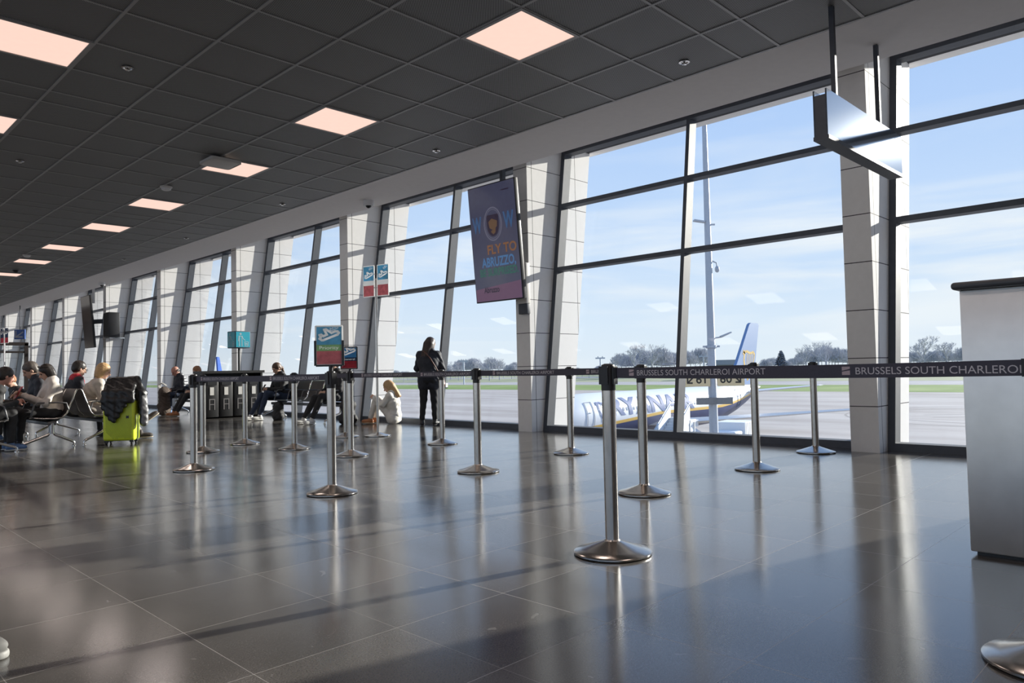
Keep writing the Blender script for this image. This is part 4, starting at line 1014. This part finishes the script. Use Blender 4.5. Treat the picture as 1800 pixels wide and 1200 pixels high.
for px, dd, h, lab in ((1437, 505, 23, 'tall leafless tree standing above the distant tree line beyond the aircraft tail'), (1452, 480, 20, 'leafless tree close beside the tallest one above the distant tree line'), (1372, 500, 17, 'dark pointed tree at the start of the distant wood beyond the aircraft tail'),
        (1625, 490, 24, 'tall leafless tree in the distance next to the pillar by the steel desk'), (1663, 470, 20, 'broad leafless tree in the distance next to the steel desk'), (1145, 500, 23, 'tallest leafless tree of the distant wood behind the aircraft'), (1115, 475, 20, 'leafless tree above the distant wood behind the aircraft nose')):
    plant(1 if px == 1372 else 0, px, dd, h, lab)
# ------------------------------------------------------------------ seating
M['seat_black'] = mat('black_seat_leather', (.030,.028,.028), .38, var=.15, bump=.15, bscale=30); M['beam_grey'] = mat('beam_grey_metal', (.16,.16,.165), .4, .6)
SEAT = [(-.26,.455),(-.10,.435),(.06,.425),(.17,.435),(.235,.50),(.30,.68),(.355,.83),(.375,.86)]     # side profile: x toward the back, z
def bench(lab, loc, rz, n, arms=True, legs=None):
    """row of seats along local y; sitters face local -x"""
    t = thing('bench', lab, 'bench', loc, rz)
    P = .58
    b = MB(); b.rbox(-.03, .09, -.02, n*P+.02, .33, .385, .012, 2); b.build('beam', M['beam_grey'], t, 35)
    for i in range(n):
        y0 = i*P+.03; y1 = (i+1)*P-.03
        b = MB(); th = .026
        up_ = []; dn = []
        for k, (x, z) in enumerate(SEAT):
            a = SEAT[max(k-1,0)]; c = SEAT[min(k+1,len(SEAT)-1)]; d = Vector((c[0]-a[0], c[1]-a[1])).normalized(); nn = Vector((-d.y, d.x))
            up_.append((x+nn.x*th/2, z+nn.y*th/2)); dn.append((x-nn.x*th/2, z-nn.y*th/2))
        sp_ = 4
        b.prism(up_[:sp_+1]+dn[:sp_+1][::-1], 1, y0, y1); b.build('seat', M['seat_black'], t, 50)
        b = MB(); b.prism(up_[sp_:]+dn[sp_:][::-1], 1, y0, y1); bk = b.build('backrest', M['seat_black'], t, 50)
        for y in (y0, y1):
            b = MB(); b.tube([(x, y, z) for x, z in SEAT], .011, 8); b.build('side_rail', M['chrome'], t, 50)
    for i in range(n+1):
        y = i*P
        if arms:
            b = MB(); b.tube([(.25,y,.55),(.22,y,.655),(.10,y,.67),(-.16,y,.67),(-.20,y,.645),(-.245,y,.47),(-.20,y,.44)], .013, 10); b.build('armrest', M['beam_grey'], t, 50)
    for y in (legs or (.02, n*P-.02)):
        b = MB()
        b.tube([(.03,y,.36),(.03,y,.20)], [.045,.035], 12)
        for s, xe in ((-1,-.36),(1,.33)):
            b.tube([(.03+s*.02,y,.38),(.03+s*.022,y,.22),(.03+s*.05,y,.185),(xe-s*.03,y,.075),(xe,y,.055),(xe,y,.012)], [.018,.02,.022,.02,.018,.016], 10)
            b.lathe([(.03,0),(.03,.01),(.016,.02)], 14, (xe,y,0))
        b.build('leg_frame', M['chrome'], t, 50)
    return t
bench('black seats on polished legs facing away from the window, by the lime suitcase, nearer row', (3.02, 12.74, 0), 0, 5)
bench('black seats on polished legs facing the window, back to back with the nearer row', (3.82, 15.64, 0), math.pi, 5)
bench('black seats on polished legs along the window beyond the waste bins', (8.05, 18.75, 0), 0, 4)
bench('black seats on polished legs along the window between the bins and the priority sign', (8.35, 13.20, 0), 0, 5)

# ------------------------------------------------------------------ people
M['skin'] = mat('skin_light', (.60,.37,.27), .55, var=.06); M['skin2'] = mat('skin_ruddy', (.58,.29,.22), .55, var=.06)
M['lips'] = mat('lips', (.42,.16,.14), .5); M['eye'] = mat('eye_dark', (.03,.02,.015), .2)
def V3(*a): return np.array(a, float)
def nrm(v): v = np.asarray(v, float); return v/np.linalg.norm(v)
def rotm(f, l, u): return np.array([f, l, u])   # rows: axes, so q = R @ (p-c)
def person(lab, loc, yaw, hip=.53, lean=.12, side=0., head=(0.,0.), legs=None, arms=None, hair=None, top=None, bottom=None, shoes=None, s=1., skin=None, res=.009, extras=None, coat_len=.10, collar=None, twist=0., bulk=1.):
    """local frame: +x where the body faces, +y its own left, z up, origin on the floor under the pelvis"""
    t = thing('person', lab, 'person', (loc[0], loc[1], loc[2] if len(loc) > 2 else 0), yaw)
    skin = skin or M['skin']
    P = V3(0,0,hip); T = nrm(V3(math.sin(lean)*math.cos(side), math.sin(side), math.cos(lean)))
    S = nrm(V3(-math.sin(twist), math.cos(twist), -math.sin(side))); Fw = np.cross(S, T)
    chest = P+T*.30*s; sh = P+T*.445*s; neck = P+T*.50*s
    sl, sr = sh+S*.165*s+Fw*.01, sh-S*.165*s+Fw*.01
    hp, ht = head
    hu = nrm(T*.35+V3(0,0,.65)); f0 = nrm(Fw-hu*(Fw@hu))
    hl0 = np.cross(hu, f0); hf = nrm(f0*math.cos(ht)+hl0*math.sin(ht)); hl = np.cross(hu, hf)
    hf, hu = hf*math.cos(hp)-hu*math.sin(hp), hu*math.cos(hp)+hf*math.sin(hp)
    nb = neck+T*.045*s
    hc = nb+hu*.115*s+hf*.025*s
    HR = rotm(hf, hl, hu)
    def H(a, b, c): return hc+(hf*a+hl*b+hu*c)*s
    def hel(a, b, c, r, k=.012, op=1): return el(H(a,b,c), V3(*r)*s, HR, k, op)
    pr = [rc(P, chest, .115*s, .115*s, .05), el(P, (.12*s,.155*s,.11*s), None, .04), el(chest, V3(.105,.155,.15)*s, rotm(Fw,S,T), .04), rc(sl, sr, .052*s, .052*s, .04), rc(neck-T*.03, nb+hu*.05*s, .055*s, .048*s, .02)]
    # head with a face
    pr += [hel(-.012,0,.035,(.098,.077,.092),.02), hel(.025,0,-.035,(.068,.058,.075),.03), hel(.055,0,-.088,(.028,.03,.024),.02), hel(.078,0,.03,(.02,.05,.018),.02),
           rc(H(.088,0,.012), H(.112,0,-.026), .010*s, .014*s, .008), hel(.098,0,-.030,(.014,.017,.009),.006), hel(.086,0,-.058,(.012,.026,.008),.005), hel(.083,0,-.068,(.012,.022,.008),.005),
           hel(.088,.034,.008,(.016,.018,.012),.006,-1), hel(.088,-.034,.008,(.016,.018,.012),.006,-1), hel(.074,.033,.008,(.013,.014,.012),.003), hel(.074,-.033,.008,(.013,.014,.012),.003),
           hel(-.008,.076,-.008,(.02,.010,.032),.006), hel(-.008,-.076,-.008,(.02,.010,.032),.006)]
    lg = legs; sleeve = []; trous = []; footl = []
    for sd_, key in ((1,'L'),(-1,'R')):
        hj = P+V3(0,.09*s*sd_,-.02); kn, an, toe = [np.array(q, float) for q in lg[key]]
        pr += [rc(hj, kn, .082*s, .055*s, .03), rc(kn, an, .053*s, .036*s, .02)]
        trous += [rc(hj, kn, .098*s, .070*s, .03), rc(kn, an+(kn-an)*.08, .068*s, .052*s, .02)]
        footl.append((an, nrm(toe)))
        sj = sl if sd_ > 0 else sr; eb, wr = [np.array(q, float) for q in arms[key][:2]]; curl = arms[key][2] if len(arms[key]) > 2 else .6
        pr += [rc(sj, eb, .046*s, .037*s, .02), rc(eb, wr, .036*s, .025*s, .015)]
        sleeve += [rc(sj, eb, .066*s*bulk, .054*s*bulk, .03), rc(eb, wr-(wr-eb)*.06, .054*s*bulk, .043*s, .02)]
        # hand: palm, four fingers of different length, thumb from the side of the palm
        d = nrm(wr-eb); pn = nrm(V3(0,-sd_,-.5)-d*(d@V3(0,-sd_,-.5))); w = np.cross(d, pn)*sd_
        pc = wr+d*.05*s; pr.append(el(pc, V3(.052,.040,.016)*s, rotm(d, w, pn), .012))
        for i, fl in enumerate((.066,.076,.072,.056)):
            o = pc+d*.042*s+w*(.027-.018*i)*s; a1 = curl*.5; a2 = curl*1.3
            q1 = o+(d*math.cos(a1)+pn*math.sin(a1))*fl*.5*s; q2 = q1+(d*math.cos(a2)+pn*math.sin(a2))*fl*.5*s
            pr += [rc(o, q1, .0095*s, .0088*s, .004), rc(q1, q2, .0088*s, .0075*s, .004)]
        o = wr+d*.025*s+w*.034*s; q1 = o+(d*.6+w*.65+pn*.3)*.035*s; q2 = q1+(d*.85+pn*.4)*.032*s
        pr += [rc(o, q1, .012*s, .011*s, .006), rc(q1, q2, .011*s, .009*s, .004)]
    ey = [H(.084,.033,.008), H(.084,-.033,.008)]; lp = H(.094,0,-.062)
    def slot(c, m):
        for e in ey: m[((c-e)**2).sum(1) < (.013*s)**2] = 1
        m[(((c-lp)@HR.T)/V3(.014,.026,.012)/s).__pow__(2).sum(1) < 1] = 2
    sdf_mesh('body', pr, res, [skin, M['eye'], M['lips']], t, slot=slot)
    # clothes
    if bottom is not None: sdf_mesh('trousers', trous+[rc(P-V3(0,.07*s,.02), P+V3(0,.07*s,-.02), .135*s, .135*s, .04), rc(P, P+T*.12*s, .13*s, .125*s, .04)], .012, bottom, t, wob=.004, wscale=14)
    tk = [rc(P+T*.04*s, chest, .145*s*bulk, .150*s*bulk, .05), el(chest, V3(.135,.19,.19)*s*bulk, rotm(Fw,S,T), .05), rc(sl, sr, .078*s, .078*s, .05), el(P+T*.05*s, V3(.155,.185,.12)*s*bulk, rotm(Fw,S,T), .05)]+sleeve
    if coat_len > .12:
        for key in 'LR': kn = np.array(lg[key][0], float); hj = P+V3(0,.09*s*(1 if key=='L' else -1),-.02); tk.append(rc(hj, hj+(kn-hj)*coat_len, .125*s, .115*s, .05))
    if collar: tk += [rc(neck-S*.04+T*.005, neck+S*.04+T*.005, collar*s, collar*s, .02)]
    tk.append(el(nb+hu*.10*s, (.085*s,.085*s,.075*s), None, .01, -1))
    sdf_mesh('jacket', tk, .012, top if isinstance(top, list) else [top], t, wob=.006, wscale=16, slot=extras.get('top_slot') if extras else None)
    if hair:
        kind, hm = hair[:2]; hk = []
        if kind == 'bald': hk = [hel(-.03,.055,.0,(.05,.03,.05),.01), hel(-.03,-.055,.0,(.05,.03,.05),.01), hel(-.085,0,.0,(.03,.06,.05),.01)]
        else:
            hk = [hel(-.020,0,.045,(.108,.088,.098),.02), hel(-.05,0,.0,(.075,.084,.085),.02)]
            if kind == 'short': pass
            if kind == 'bob': hk += [hel(-.035,.062,-.045,(.065,.036,.095),.03), hel(-.035,-.062,-.045,(.065,.036,.095),.03), hel(-.075,0,-.04,(.045,.078,.10),.03)]
            if kind == 'long':
                hk += [hel(-.02,.07,-.05,(.055,.032,.11),.03), hel(-.02,-.07,-.05,(.055,.032,.11),.03), rc(H(-.08,.03,-.02), H(-.10,.04,-.27), .062*s, .040*s, .04), rc(H(-.08,-.03,-.02), H(-.10,-.04,-.27), .062*s, .040*s, .04)]
            if kind == 'tail': hk += [rc(H(-.10,0,.01), H(-.13,0,-.05), .035*s, .035*s, .02), rc(H(-.13,0,-.05), H(-.12,0,-.22), .033*s, .018*s, .02)]
            if kind == 'curly':
                rr = random.Random(3)
                for i in range(46):
                    a = rr.uniform(-2.5,2.5)+math.pi; e = rr.uniform(-.7,1.5); hk.append(hel(-.01+.095*math.cos(a)*math.cos(e), .085*math.sin(a)*math.cos(e), .03+.10*math.sin(e), (.028,)*3, .008))
            hk += [hel(.085,0,-.055,(.07,.062,.115),.012,-1)]
            if kind in ('long','bob','curly'): hk[-1] = hel(.10,0,-.05,(.075,.055,.12),.012,-1)
        sdf_mesh('hair', hk, .008, hm, t, wob=.0016, wscale=55)
    for an, td in footl:
        dn = V3(0,0,-1); dn = nrm(dn-td*(dn@td)) if abs(td@dn) < .98 else V3(1,0,0); lt = np.cross(dn, td); rt_ = rotm(td, lt, -dn)
        heel = an+dn*.055*s-td*.03*s; tip = an+dn*.062*s+td*.15*s
        sp = [rc(heel, tip, .040*s, .036*s, .02), rc(an+dn*.0*s, heel+td*.03*s, .044*s, .046*s, .02), el(an+dn*.06*s+td*.09*s, V3(.11,.046,.038)*s, rt_, .02)]
        so = [el(an+dn*.092*s+td*.06*s+lt*0, V3(.145,.048,.018)*s, rt_, .01)]
        sdf_mesh('shoe', sp, .008, shoes[0], t, floor=None); sdf_mesh('shoe_sole', so, .008, shoes[1], t)
    
    return dict(t=t, H=lambda a, b, c: Vector(H(a, b, c)), hf=Vector(hf), hl=Vector(hl), hu=Vector(hu), P=P, T=T, S=S, Fw=Fw, neck=Vector(neck), chest=Vector(chest))
def world(pt, t):
    return Matrix.Translation(t.location) @ Matrix.Rotation(t.rotation_euler[2], 4, 'Z') @ Vector(pt)
def glasses(p, m):
    b = MB(); H = p['H']
    for s in (1,-1): b.tube([H(.108,s*.034+.027*math.cos(q),.006+.02*math.sin(q)) for q in [i*math.pi/6 for i in range(12)]], .0028, 6, closed=True); b.tube([H(.108,s*.06,.012),H(.0,s*.088,.012)], .0028, 6)
    b.tube([H(.108,.008,.010),H(.108,-.008,.010)], .003, 6); b.build('glasses', m, p['t'], 50)

black = mat('black_fabric', (.018,.018,.02), .75, var=.2); navy = mat('navy_denim', (.030,.045,.085), .8, var=.2, scale=40); darkj = mat('dark_jacket', (.022,.024,.034), .7, var=.2)
beige = mat('beige_coat', (.56,.50,.44), .8, var=.08, scale=20); cream = mat('cream_jacket', (.66,.60,.54), .7, var=.06, scale=20); red = mat('red_scarf', (.55,.03,.05), .75, var=.2, scale=30)
gresk = mat('grey_cotton', (.30,.29,.28), .8, var=.1); white_c = mat('white_cotton', (.80,.77,.71), .8, var=.04); maroon = mat('maroon_knit', (.10,.02,.035), .85)
h_dark = mat('hair_dark', (.018,.013,.011), .45, var=.3, scale=60); h_brown = mat('hair_brown', (.10,.055,.032), .5, var=.3, scale=60); h_blond = mat('hair_blond', (.52,.33,.16), .45, var=.25, scale=70); h_red = mat('hair_reddish', (.36,.17,.08), .5, var=.3, scale=60); h_grey = mat('hair_greying', (.09,.075,.065), .5, var=.4, scale=60)
sh_black = (mat('shoe_black', (.02,.02,.022), .5), mat('sole_black', (.03,.03,.03), .6)); sh_pale = (mat('shoe_dark_canvas', (.06,.05,.045), .7), mat('sole_cream', (.62,.54,.42), .6))
sh_white = (mat('shoe_white', (.66,.66,.64), .6), mat('sole_white', (.75,.74,.70), .6)); sh_tan = (mat('shoe_tan_leather', (.42,.16,.06), .5), mat('sole_tan', (.55,.42,.30), .6)); sh_blue = (mat('shoe_blue', (.12,.22,.42), .6), mat('sole_pale', (.7,.7,.68), .6))
SIT = dict(L=((.43,.11,.53),(.45,.11,.112),(1,.05,0)), R=((.43,-.11,.53),(.45,-.11,.112),(1,-.05,0)))
def sit(kx=.43, kz=.53, ax=.45, ay=.11, az=.112, sp=.11): return dict(L=((kx,sp,kz),(ax,ay,az),(1,.05,0)), R=((kx,-sp,kz),(ax,-ay,az),(1,-.05,0)))
READ = dict(L=((.16,.25,.72),(.36,.10,.82),.9), R=((.16,-.25,.72),(.36,-.10,.82),.9))
LAP = dict(L=((.10,.26,.68),(.32,.10,.64),.7), R=((.10,-.26,.68),(.32,-.10,.64),.7))
PI = math.pi
def phone(p, pos, m, sz=(.008,.075,.15), tilt=-.6, name='phone', lab='dark smartphone', cat='phone'):
    t = p['t']; w = world(pos, t); o = thing(name, lab, cat, w, t.rotation_euler[2])
    b = MB(); b.T = Matrix.Rotation(tilt, 4, 'Y'); b.rbox(-sz[0]/2, sz[0]/2, -sz[1]/2, sz[1]/2, -sz[2]/2, sz[2]/2, sz[0]*.35, 2); b.build('case', m, o, 35)
    b = MB(); b.T = Matrix.Rotation(tilt, 4, 'Y'); b.box(-sz[0]/2-.0008, -sz[0]/2, -sz[1]*.45, sz[1]*.45, -sz[2]*.46, sz[2]*.46); b.build('display', M['lens'], o)
    return o
# --- group by the lime suitcase
def readarms(fx=.36, z=.84, ex=.14, ez=.70, sp=.06): return dict(L=((ex,.25,ez),(fx,sp,z),.9), R=((ex,-.25,ez),(fx,-sp,z),.9))
p = person('seated person in a cream jacket with sunglasses on dark hair holding a red tablet', (3.12,13.03), PI, hip=.52, lean=.02, head=(.45,0), legs=sit(.42,.52,.44), arms=readarms(.40,.80,.14,.66,.05), hair=('bob', h_dark), top=cream, bottom=black, shoes=sh_black, s=.95, collar=.095, res=.0085)
b = MB(); H = p['H']
for s in (1,-1): b.tube([H(.055,s*.04+.028*math.cos(q),.125+.02*math.sin(q)) for q in [i*PI/5 for i in range(10)]], .004, 6, closed=True); b.tube([H(.055,s*.065,.125),H(-.05,s*.088,.07)], .003, 6)
b.build('sunglasses', M['lens'], p['t'], 50)
phone(p, (.44,0,.84), mat('red_case', (.40,.03,.04), .4), (.010,.13,.19), -.5, 'tablet', 'red cased tablet held by the person in the cream jacket', 'tablet')
p = person('seated person with short greying hair and dark jacket looking down, behind the cream jacket', (3.14,13.61), PI, hip=.53, lean=.18, head=(.45,-.1), legs=sit(), arms=readarms(.36,.76), hair=('short', h_grey), top=darkj, bottom=black, shoes=sh_black, s=1.02, collar=.09)
phone(p, (.44,0,.80), M['black'], lab='black phone held by the person with greying hair')
p = person('small seated person with curly reddish hair, head bowed, near the picture edge', (3.13,14.77), PI, hip=.50, lean=.34, head=(.5,.4), legs=sit(.36,.5,.38,.09), arms=readarms(.30,.66,.12,.60), hair=('curly', h_red), top=black, bottom=black, shoes=sh_blue, s=.86)
p = person('person in dark clothes leaning forward at the picture edge, facing the cream jacket', (2.08,12.70), 0, hip=.53, lean=.62, head=(.1,.1), legs=sit(.43,.54,.42), arms=readarms(.50,.70,.22,.62), hair=('short', h_dark), top=black, bottom=black, shoes=sh_blue, s=1.0, skin=M['skin2'])
bench('black seats on polished legs at the picture edge under the leaning dark figure', (2.18, 12.99, 0), PI, 1)
p = person('seated person with short dark hair, glasses and a red scarf facing the window', (3.72,14.19), 0, hip=.53, lean=.05, head=(.30,.1), legs=sit(), arms=readarms(.36,.74), hair=('short', h_dark), top=darkj, bottom=black, shoes=sh_black, s=1.02)
glasses(p, M['lens'])
nk = p['neck']; n3 = V3(*nk); sdf_mesh('scarf', [rc(n3+V3(.0,-.05,-.01), n3+V3(.0,.05,-.01), .085, .085, .03), rc(n3+V3(.09,.02,-.02), n3+V3(.12,.0,-.16), .045, .035, .03)], .009, red, p['t'], wob=.005, wscale=30)
phone(p, (.44,0,.79), M['white'], lab='pale phone held by the person with the red scarf')
p = person('seated person with a blond bob and beige coat behind the lime suitcase', (3.74,13.58), -.10, hip=.53, lean=.36, head=(.25,-.15), legs=dict(L=((.44,.14,.58),(.93,.10,.36),(.85,.0,.55)), R=((.46,-.12,.52),(.74,-.34,.112),(1,-.2,0))), arms=readarms(.44,.62,.18,.66,.08), hair=('bob', h_blond), top=beige, bottom=gresk, shoes=sh_pale, s=1.0, coat_len=.35, res=.0085)

# lime suitcase with a dark coat draped over its handle
lime = mat('lime_polycarbonate', (.74,.88,.05), .32, var=.03, coat=.3)
t = thing('suitcase', 'bright lime green wheeled suitcase with chevron ribs under a dark coat', 'suitcase', (3.83,12.26,0), math.atan2(-.282,.389))
b = MB(); b.rbox(-.23,.23,-.02,.25,.055,.68,.045,5); b.build('shell', lime, t, 35)
b = MB(); u0, v0 = .13, .42
for k in range(2, 26):
    d = k*.021
    pts = []
    for (a, c) in ((d,0),(0,-d),(-d,0),(0,d)): pts.append((u0+a, v0+c))
    # clip each side of the diamond rib to the front face
    for i in range(4):
        p0 = Vector((pts[i][0], 0, pts[i][1])); p1 = Vector((pts[(i+1)%4][0], 0, pts[(i+1)%4][1])); seg = []
        for j in range(25):
            q = p0.lerp(p1, j/24)
            if -.195 < q.x < .195 and .09 < q.z < .645: seg.append(q)
        if len(seg) > 2: b.beam(seg[0]+Vector((0,-.021,0)), seg[-1]+Vector((0,-.021,0)), .008, .007, up=(0,1,0))
b.build('ribs', mat('lime_rib', (.46,.58,.03), .4), t)
b = MB(); b.box(u0-.02,u0+.02,-.027,-.02,v0-.02,v0+.02); b.build('badge', M['black'], t)
for x in (-.18,.18):
    for y in (.02,.21):
        b = MB(); b.rbox(x-.03,x+.03,y-.025,y+.025,.035,.065,.008,2); b.T = Matrix.Translation((x-.014,y,.03)) @ Matrix.Rotation(PI/2,4,'Y'); b.lathe([(.008,0),(.03,.002),(.03,.026),(.008,.028)],16); b.T = None; b.build('wheel', M['black'], t, 40)
b = MB(); b.tube([(-.10,.20,.66),(-.10,.20,.975),(.10,.20,.975),(.10,.20,.66)], .010, 10); b.build('telescopic_handle', M['chrome'], t, 40)
t = thing('coat', 'dark shiny hooded coat draped over the lime suitcase handle', 'coat', (3.83,12.26,0), math.atan2(-.282,.389))
coatm = [mat('dark_coat', (.010,.010,.011), .4, var=.3, bump=.4, bscale=22), mat('sunlit_coat_grey', (.20,.20,.205), .36, var=.2, bump=.4, bscale=30)]
pr = [rc((-.19,.20,.995),(.20,.20,1.0),.038,.042,.04)]
for i in range(9):      # front fall of the coat: hangs lower in a point on the left
    x = -.19+i*.048; zb = [.50,.42,.34,.31,.38,.46,.54,.60,.62][i]
    yq = -.062-.014*(i%2); pr += [rc((x,.16,.985),(x,yq+.02,.80),.036,.036,.035), rc((x,yq+.02,.80),(x*1.03,yq,.68),.036,.036,.03), rc((x*1.03,yq,.68),(x*1.05,yq,zb+.06),.036,.034,.035)]
for i in range(5):
    x = -.16+i*.085; pr.append(rc((x,.22,.98),(x,.30,.45),.035,.03,.035))
pr += [rc((.20,.18,.985),(.30,.10,.78),.060,.070,.04), rc((.30,.10,.78),(.34,.06,.50),.070,.062,.03), rc((.34,.06,.50),(.345,.05,.33),.062,.066,.03), rc((.24,.16,.90),(.27,.20,.5),.05,.06,.04)]
def cslot(c, m): m[(c[:,0] > .33) & (c[:,2] < .74)] = 1  # outer sleeve gets a paler grey, the sun's shine painted in
sdf_mesh('coat_cloth', pr, .010, coatm, t, wob=.005, wscale=17, slot=cslot)

# --- along the window behind the bins
stripe = [darkj, mat('grey_quilting', (.42,.43,.44), .6, var=.08)]
def qslot(c, m): m[(np.mod(c[:,2], .075) < .045) & (c[:,2] > .74) & (c[:,0] < .10)] = 1
p = person('bald seated person in a grey and black quilted jacket and blue jeans by the window', (8.16,20.78), PI, hip=.53, lean=.24, head=(.55,0), legs=dict(L=((.44,.12,.53),(.42,.12,.112),(1,0,0)), R=((.42,-.13,.53),(.62,-.12,.112),(1,0,0))), arms=readarms(.34,.66,.12,.68), hair=('bald', h_grey), top=stripe, bottom=navy, shoes=sh_blue, s=1.05, skin=M['skin2'], extras=dict(top_slot=qslot), collar=.09, res=.011)
p = person('seated person with reddish hair, black trousers and tan shoes behind the front belt post', (8.16,19.62), PI, hip=.53, lean=.12, head=(.3,0), legs=sit(.45,.52,.68,.10), arms=LAP, hair=('short', h_red), top=black, bottom=black, shoes=sh_tan, s=.98, res=.011)
tau = mat('taupe_canvas', (.085,.062,.048), .85, var=.15, scale=30, bump=.3, bscale=40)
t = thing('backpack', 'brown canvas rucksack with pale straps standing in front of the bald person', 'rucksack', (7.50,20.42,0), -.5)
sdf_mesh('bag_body', [rc((0,-.12,.12),(0,.12,.12),.11,.11,.06), rc((0,-.11,.62),(0,.11,.62),.10,.10,.06), rc((0,0,.15),(0,0,.62),.15,.14,.08), rc((-.10,-.07,.25),(-.10,.07,.25),.07,.07,.05)], .012, tau, t, wob=.008, wscale=18, floor=.0)
for y in (-.09,.09): b = MB(); b.tube([(-.10,y,.70),(-.14,y,.80),(-.05,y*.9,.86),(.05,y*.9,.78)], .014, 8); b.build('strap', M['offwhite'], t, 50)

# --- bench between bins and priority sign
p = person('seated person with a dark ponytail, black jacket and blue jeans on the window bench', (8.46,15.81), PI, hip=.53, lean=.14, head=(.45,.1), legs=dict(L=((.46,.12,.60),(.62,.10,.112),(1,0,0)), R=((.48,-.10,.55),(.74,-.10,.112),(1,0,0))), arms=readarms(.40,.70,.14,.68,.06), hair=('tail', h_brown), top=black, bottom=navy, shoes=sh_white, s=1.0, collar=.085, res=.010)
phone(p, (.47,0,.74), M['black'], lab='black phone held by the person with the ponytail')
p = person('seated person in black behind the priority sign stretching pale shoes out', (8.46,13.49), PI, hip=.53, lean=.06, head=(.2,.1), legs=dict(L=((.45,.12,.55),(.66,.10,.112),(1,.1,0)), R=((.47,-.10,.52),(.72,-.12,.112),(1,-.1,0))), arms=LAP, hair=('short', h_brown), top=black, bottom=black, shoes=sh_white, s=1.04, coat_len=.5, collar=.09, res=.010)
def backpack(lab, loc, rz, m, s=1.):
    t = thing('backpack', lab, 'backpack', loc, rz)
    S_ = s
    sdf_mesh('bag_body', [rc((0,-.12*S_,.10*S_),(0,.12*S_,.10*S_),.10*S_,.10*S_,.06), rc((0,-.08*S_,.40*S_),(0,.08*S_,.40*S_),.09*S_,.09*S_,.06), rc((0,0,.12*S_),(0,0,.40*S_),.15*S_,.13*S_,.08)], .012, m, t, wob=.006, wscale=20, floor=0.)
    sdf_mesh('front_pocket', [rc((-.11*S_,-.07*S_,.14*S_),(-.11*S_,.07*S_,.14*S_),.06*S_,.06*S_,.04), rc((-.11*S_,-.05*S_,.24*S_),(-.11*S_,.05*S_,.24*S_),.045*S_,.045*S_,.04)], .012, m, t, wob=.004, wscale=20, floor=0.)
    b = MB(); b.tube([(0,-.05*S_,.48*S_),(0,-.03*S_,.535*S_),(0,.03*S_,.535*S_),(0,.05*S_,.48*S_)], .010, 8); b.build('grab_handle', M['black'], t, 50)
    return t
backpack('black backpack standing on the floor beside the person sitting on the floor', (8.22,12.72,0), PI+.5, mat('bag_black', (.016,.016,.018), .7, var=.2), .95)
backpack('black bag standing below the knees of the person with the ponytail', (8.10,15.35,0), PI, mat('bag_charcoal', (.022,.022,.024), .7, var=.2), .78)

# --- sitting on the floor against the glass
p = person('blond person in white sitting on the floor against the window with drawn up knees', (8.80,11.98), R(122), hip=.13, lean=.06, head=(.5,.15), legs=dict(L=((.34,.10,.50),(.46,.10,.112),(1,0,0)), R=((.36,-.09,.48),(.44,-.10,.112),(1,0,0))), arms=dict(L=((.16,.22,.38),(.38,.08,.52),.7), R=((.16,-.22,.36),(.38,-.05,.50),.7)), hair=('long', h_blond), top=white_c, bottom=white_c, shoes=sh_tan, s=.95, res=.009, collar=.085)

# --- standing at the window
p = person('standing person with long dark hair and dark jacket looking out of the window', (8.74,10.80), R(38), hip=.90, lean=.08, head=(.30,-.5), legs=dict(L=((.03,.11,.50),(-.02,.13,.112),(1,.25,0)), R=((.05,-.09,.50),(.05,-.10,.112),(1,-.2,0))), arms=dict(L=((.10,.24,1.08),(.27,.04,1.20),.9), R=((.10,-.24,1.08),(.30,-.04,1.22),.9)), hair=('long', mat('hair_chestnut', (.035,.020,.015), .42, var=.4, scale=50)), top=mat('ink_jacket', (.016,.018,.028), .7, var=.2), bottom=mat('black_trousers', (.014,.014,.016), .8, var=.2), shoes=sh_black, s=.98, coat_len=.30, collar=.09, res=.0085, bulk=1.12)
sp_ = p['t']
sdf_mesh('shoulder_bag', [rc((.02,-.22,.84),(.12,-.22,.84),.055,.055,.03), rc((.07,-.23,.78),(.07,-.22,.93),.075,.045,.03)], .009, mat('brown_leather', (.13,.045,.03), .45, var=.2), sp_, wob=.003, wscale=25)
b = MB(); b.tube([(.03,-.215,.93),(-.10,-.16,1.10),(-.14,-.06,1.28),(-.09,.06,1.40),(.02,.11,1.41)], .012, 8); b.build('bag_strap', mat('strap_brown', (.11,.04,.028), .5), sp_, 50)

# --- toe of a trainer entering the picture
t = thing('trainer', 'grey white trainer whose toe enters the picture edge on the dark floor', 'shoe', (.52,3.34,0), R(-25))
sdf_mesh('shoe_upper', [rc((-.10,0,.055),(.08,0,.045),.042,.038,.02), rc((-.09,0,.06),(-.08,0,.10),.042,.040,.02), el((.02,0,.045),(.12,.046,.042),None,.02), el((-.09,0,.13),(.036,.033,.06),None,.01,-1)], .006, mat('trainer_grey', (.17,.17,.165), .7, var=.06), t, floor=.018)
sdf_mesh('sole', [rc((-.11,0,.014),(.10,0,.014),.046,.043,.01), el((0,0,.05),(.3,.3,.024),None,.004,-1)], .006, mat('trainer_sole', (.26,.26,.25), .6), t, floor=0.)
b = MB()
for i in range(4): b.tube([(.0+i*.022,-.026,.075-i*.006),(.0+i*.022,0,.09-i*.006),(.0+i*.022,.026,.075-i*.006)], .004, 6)
b.build('laces', M['white'], t, 50)
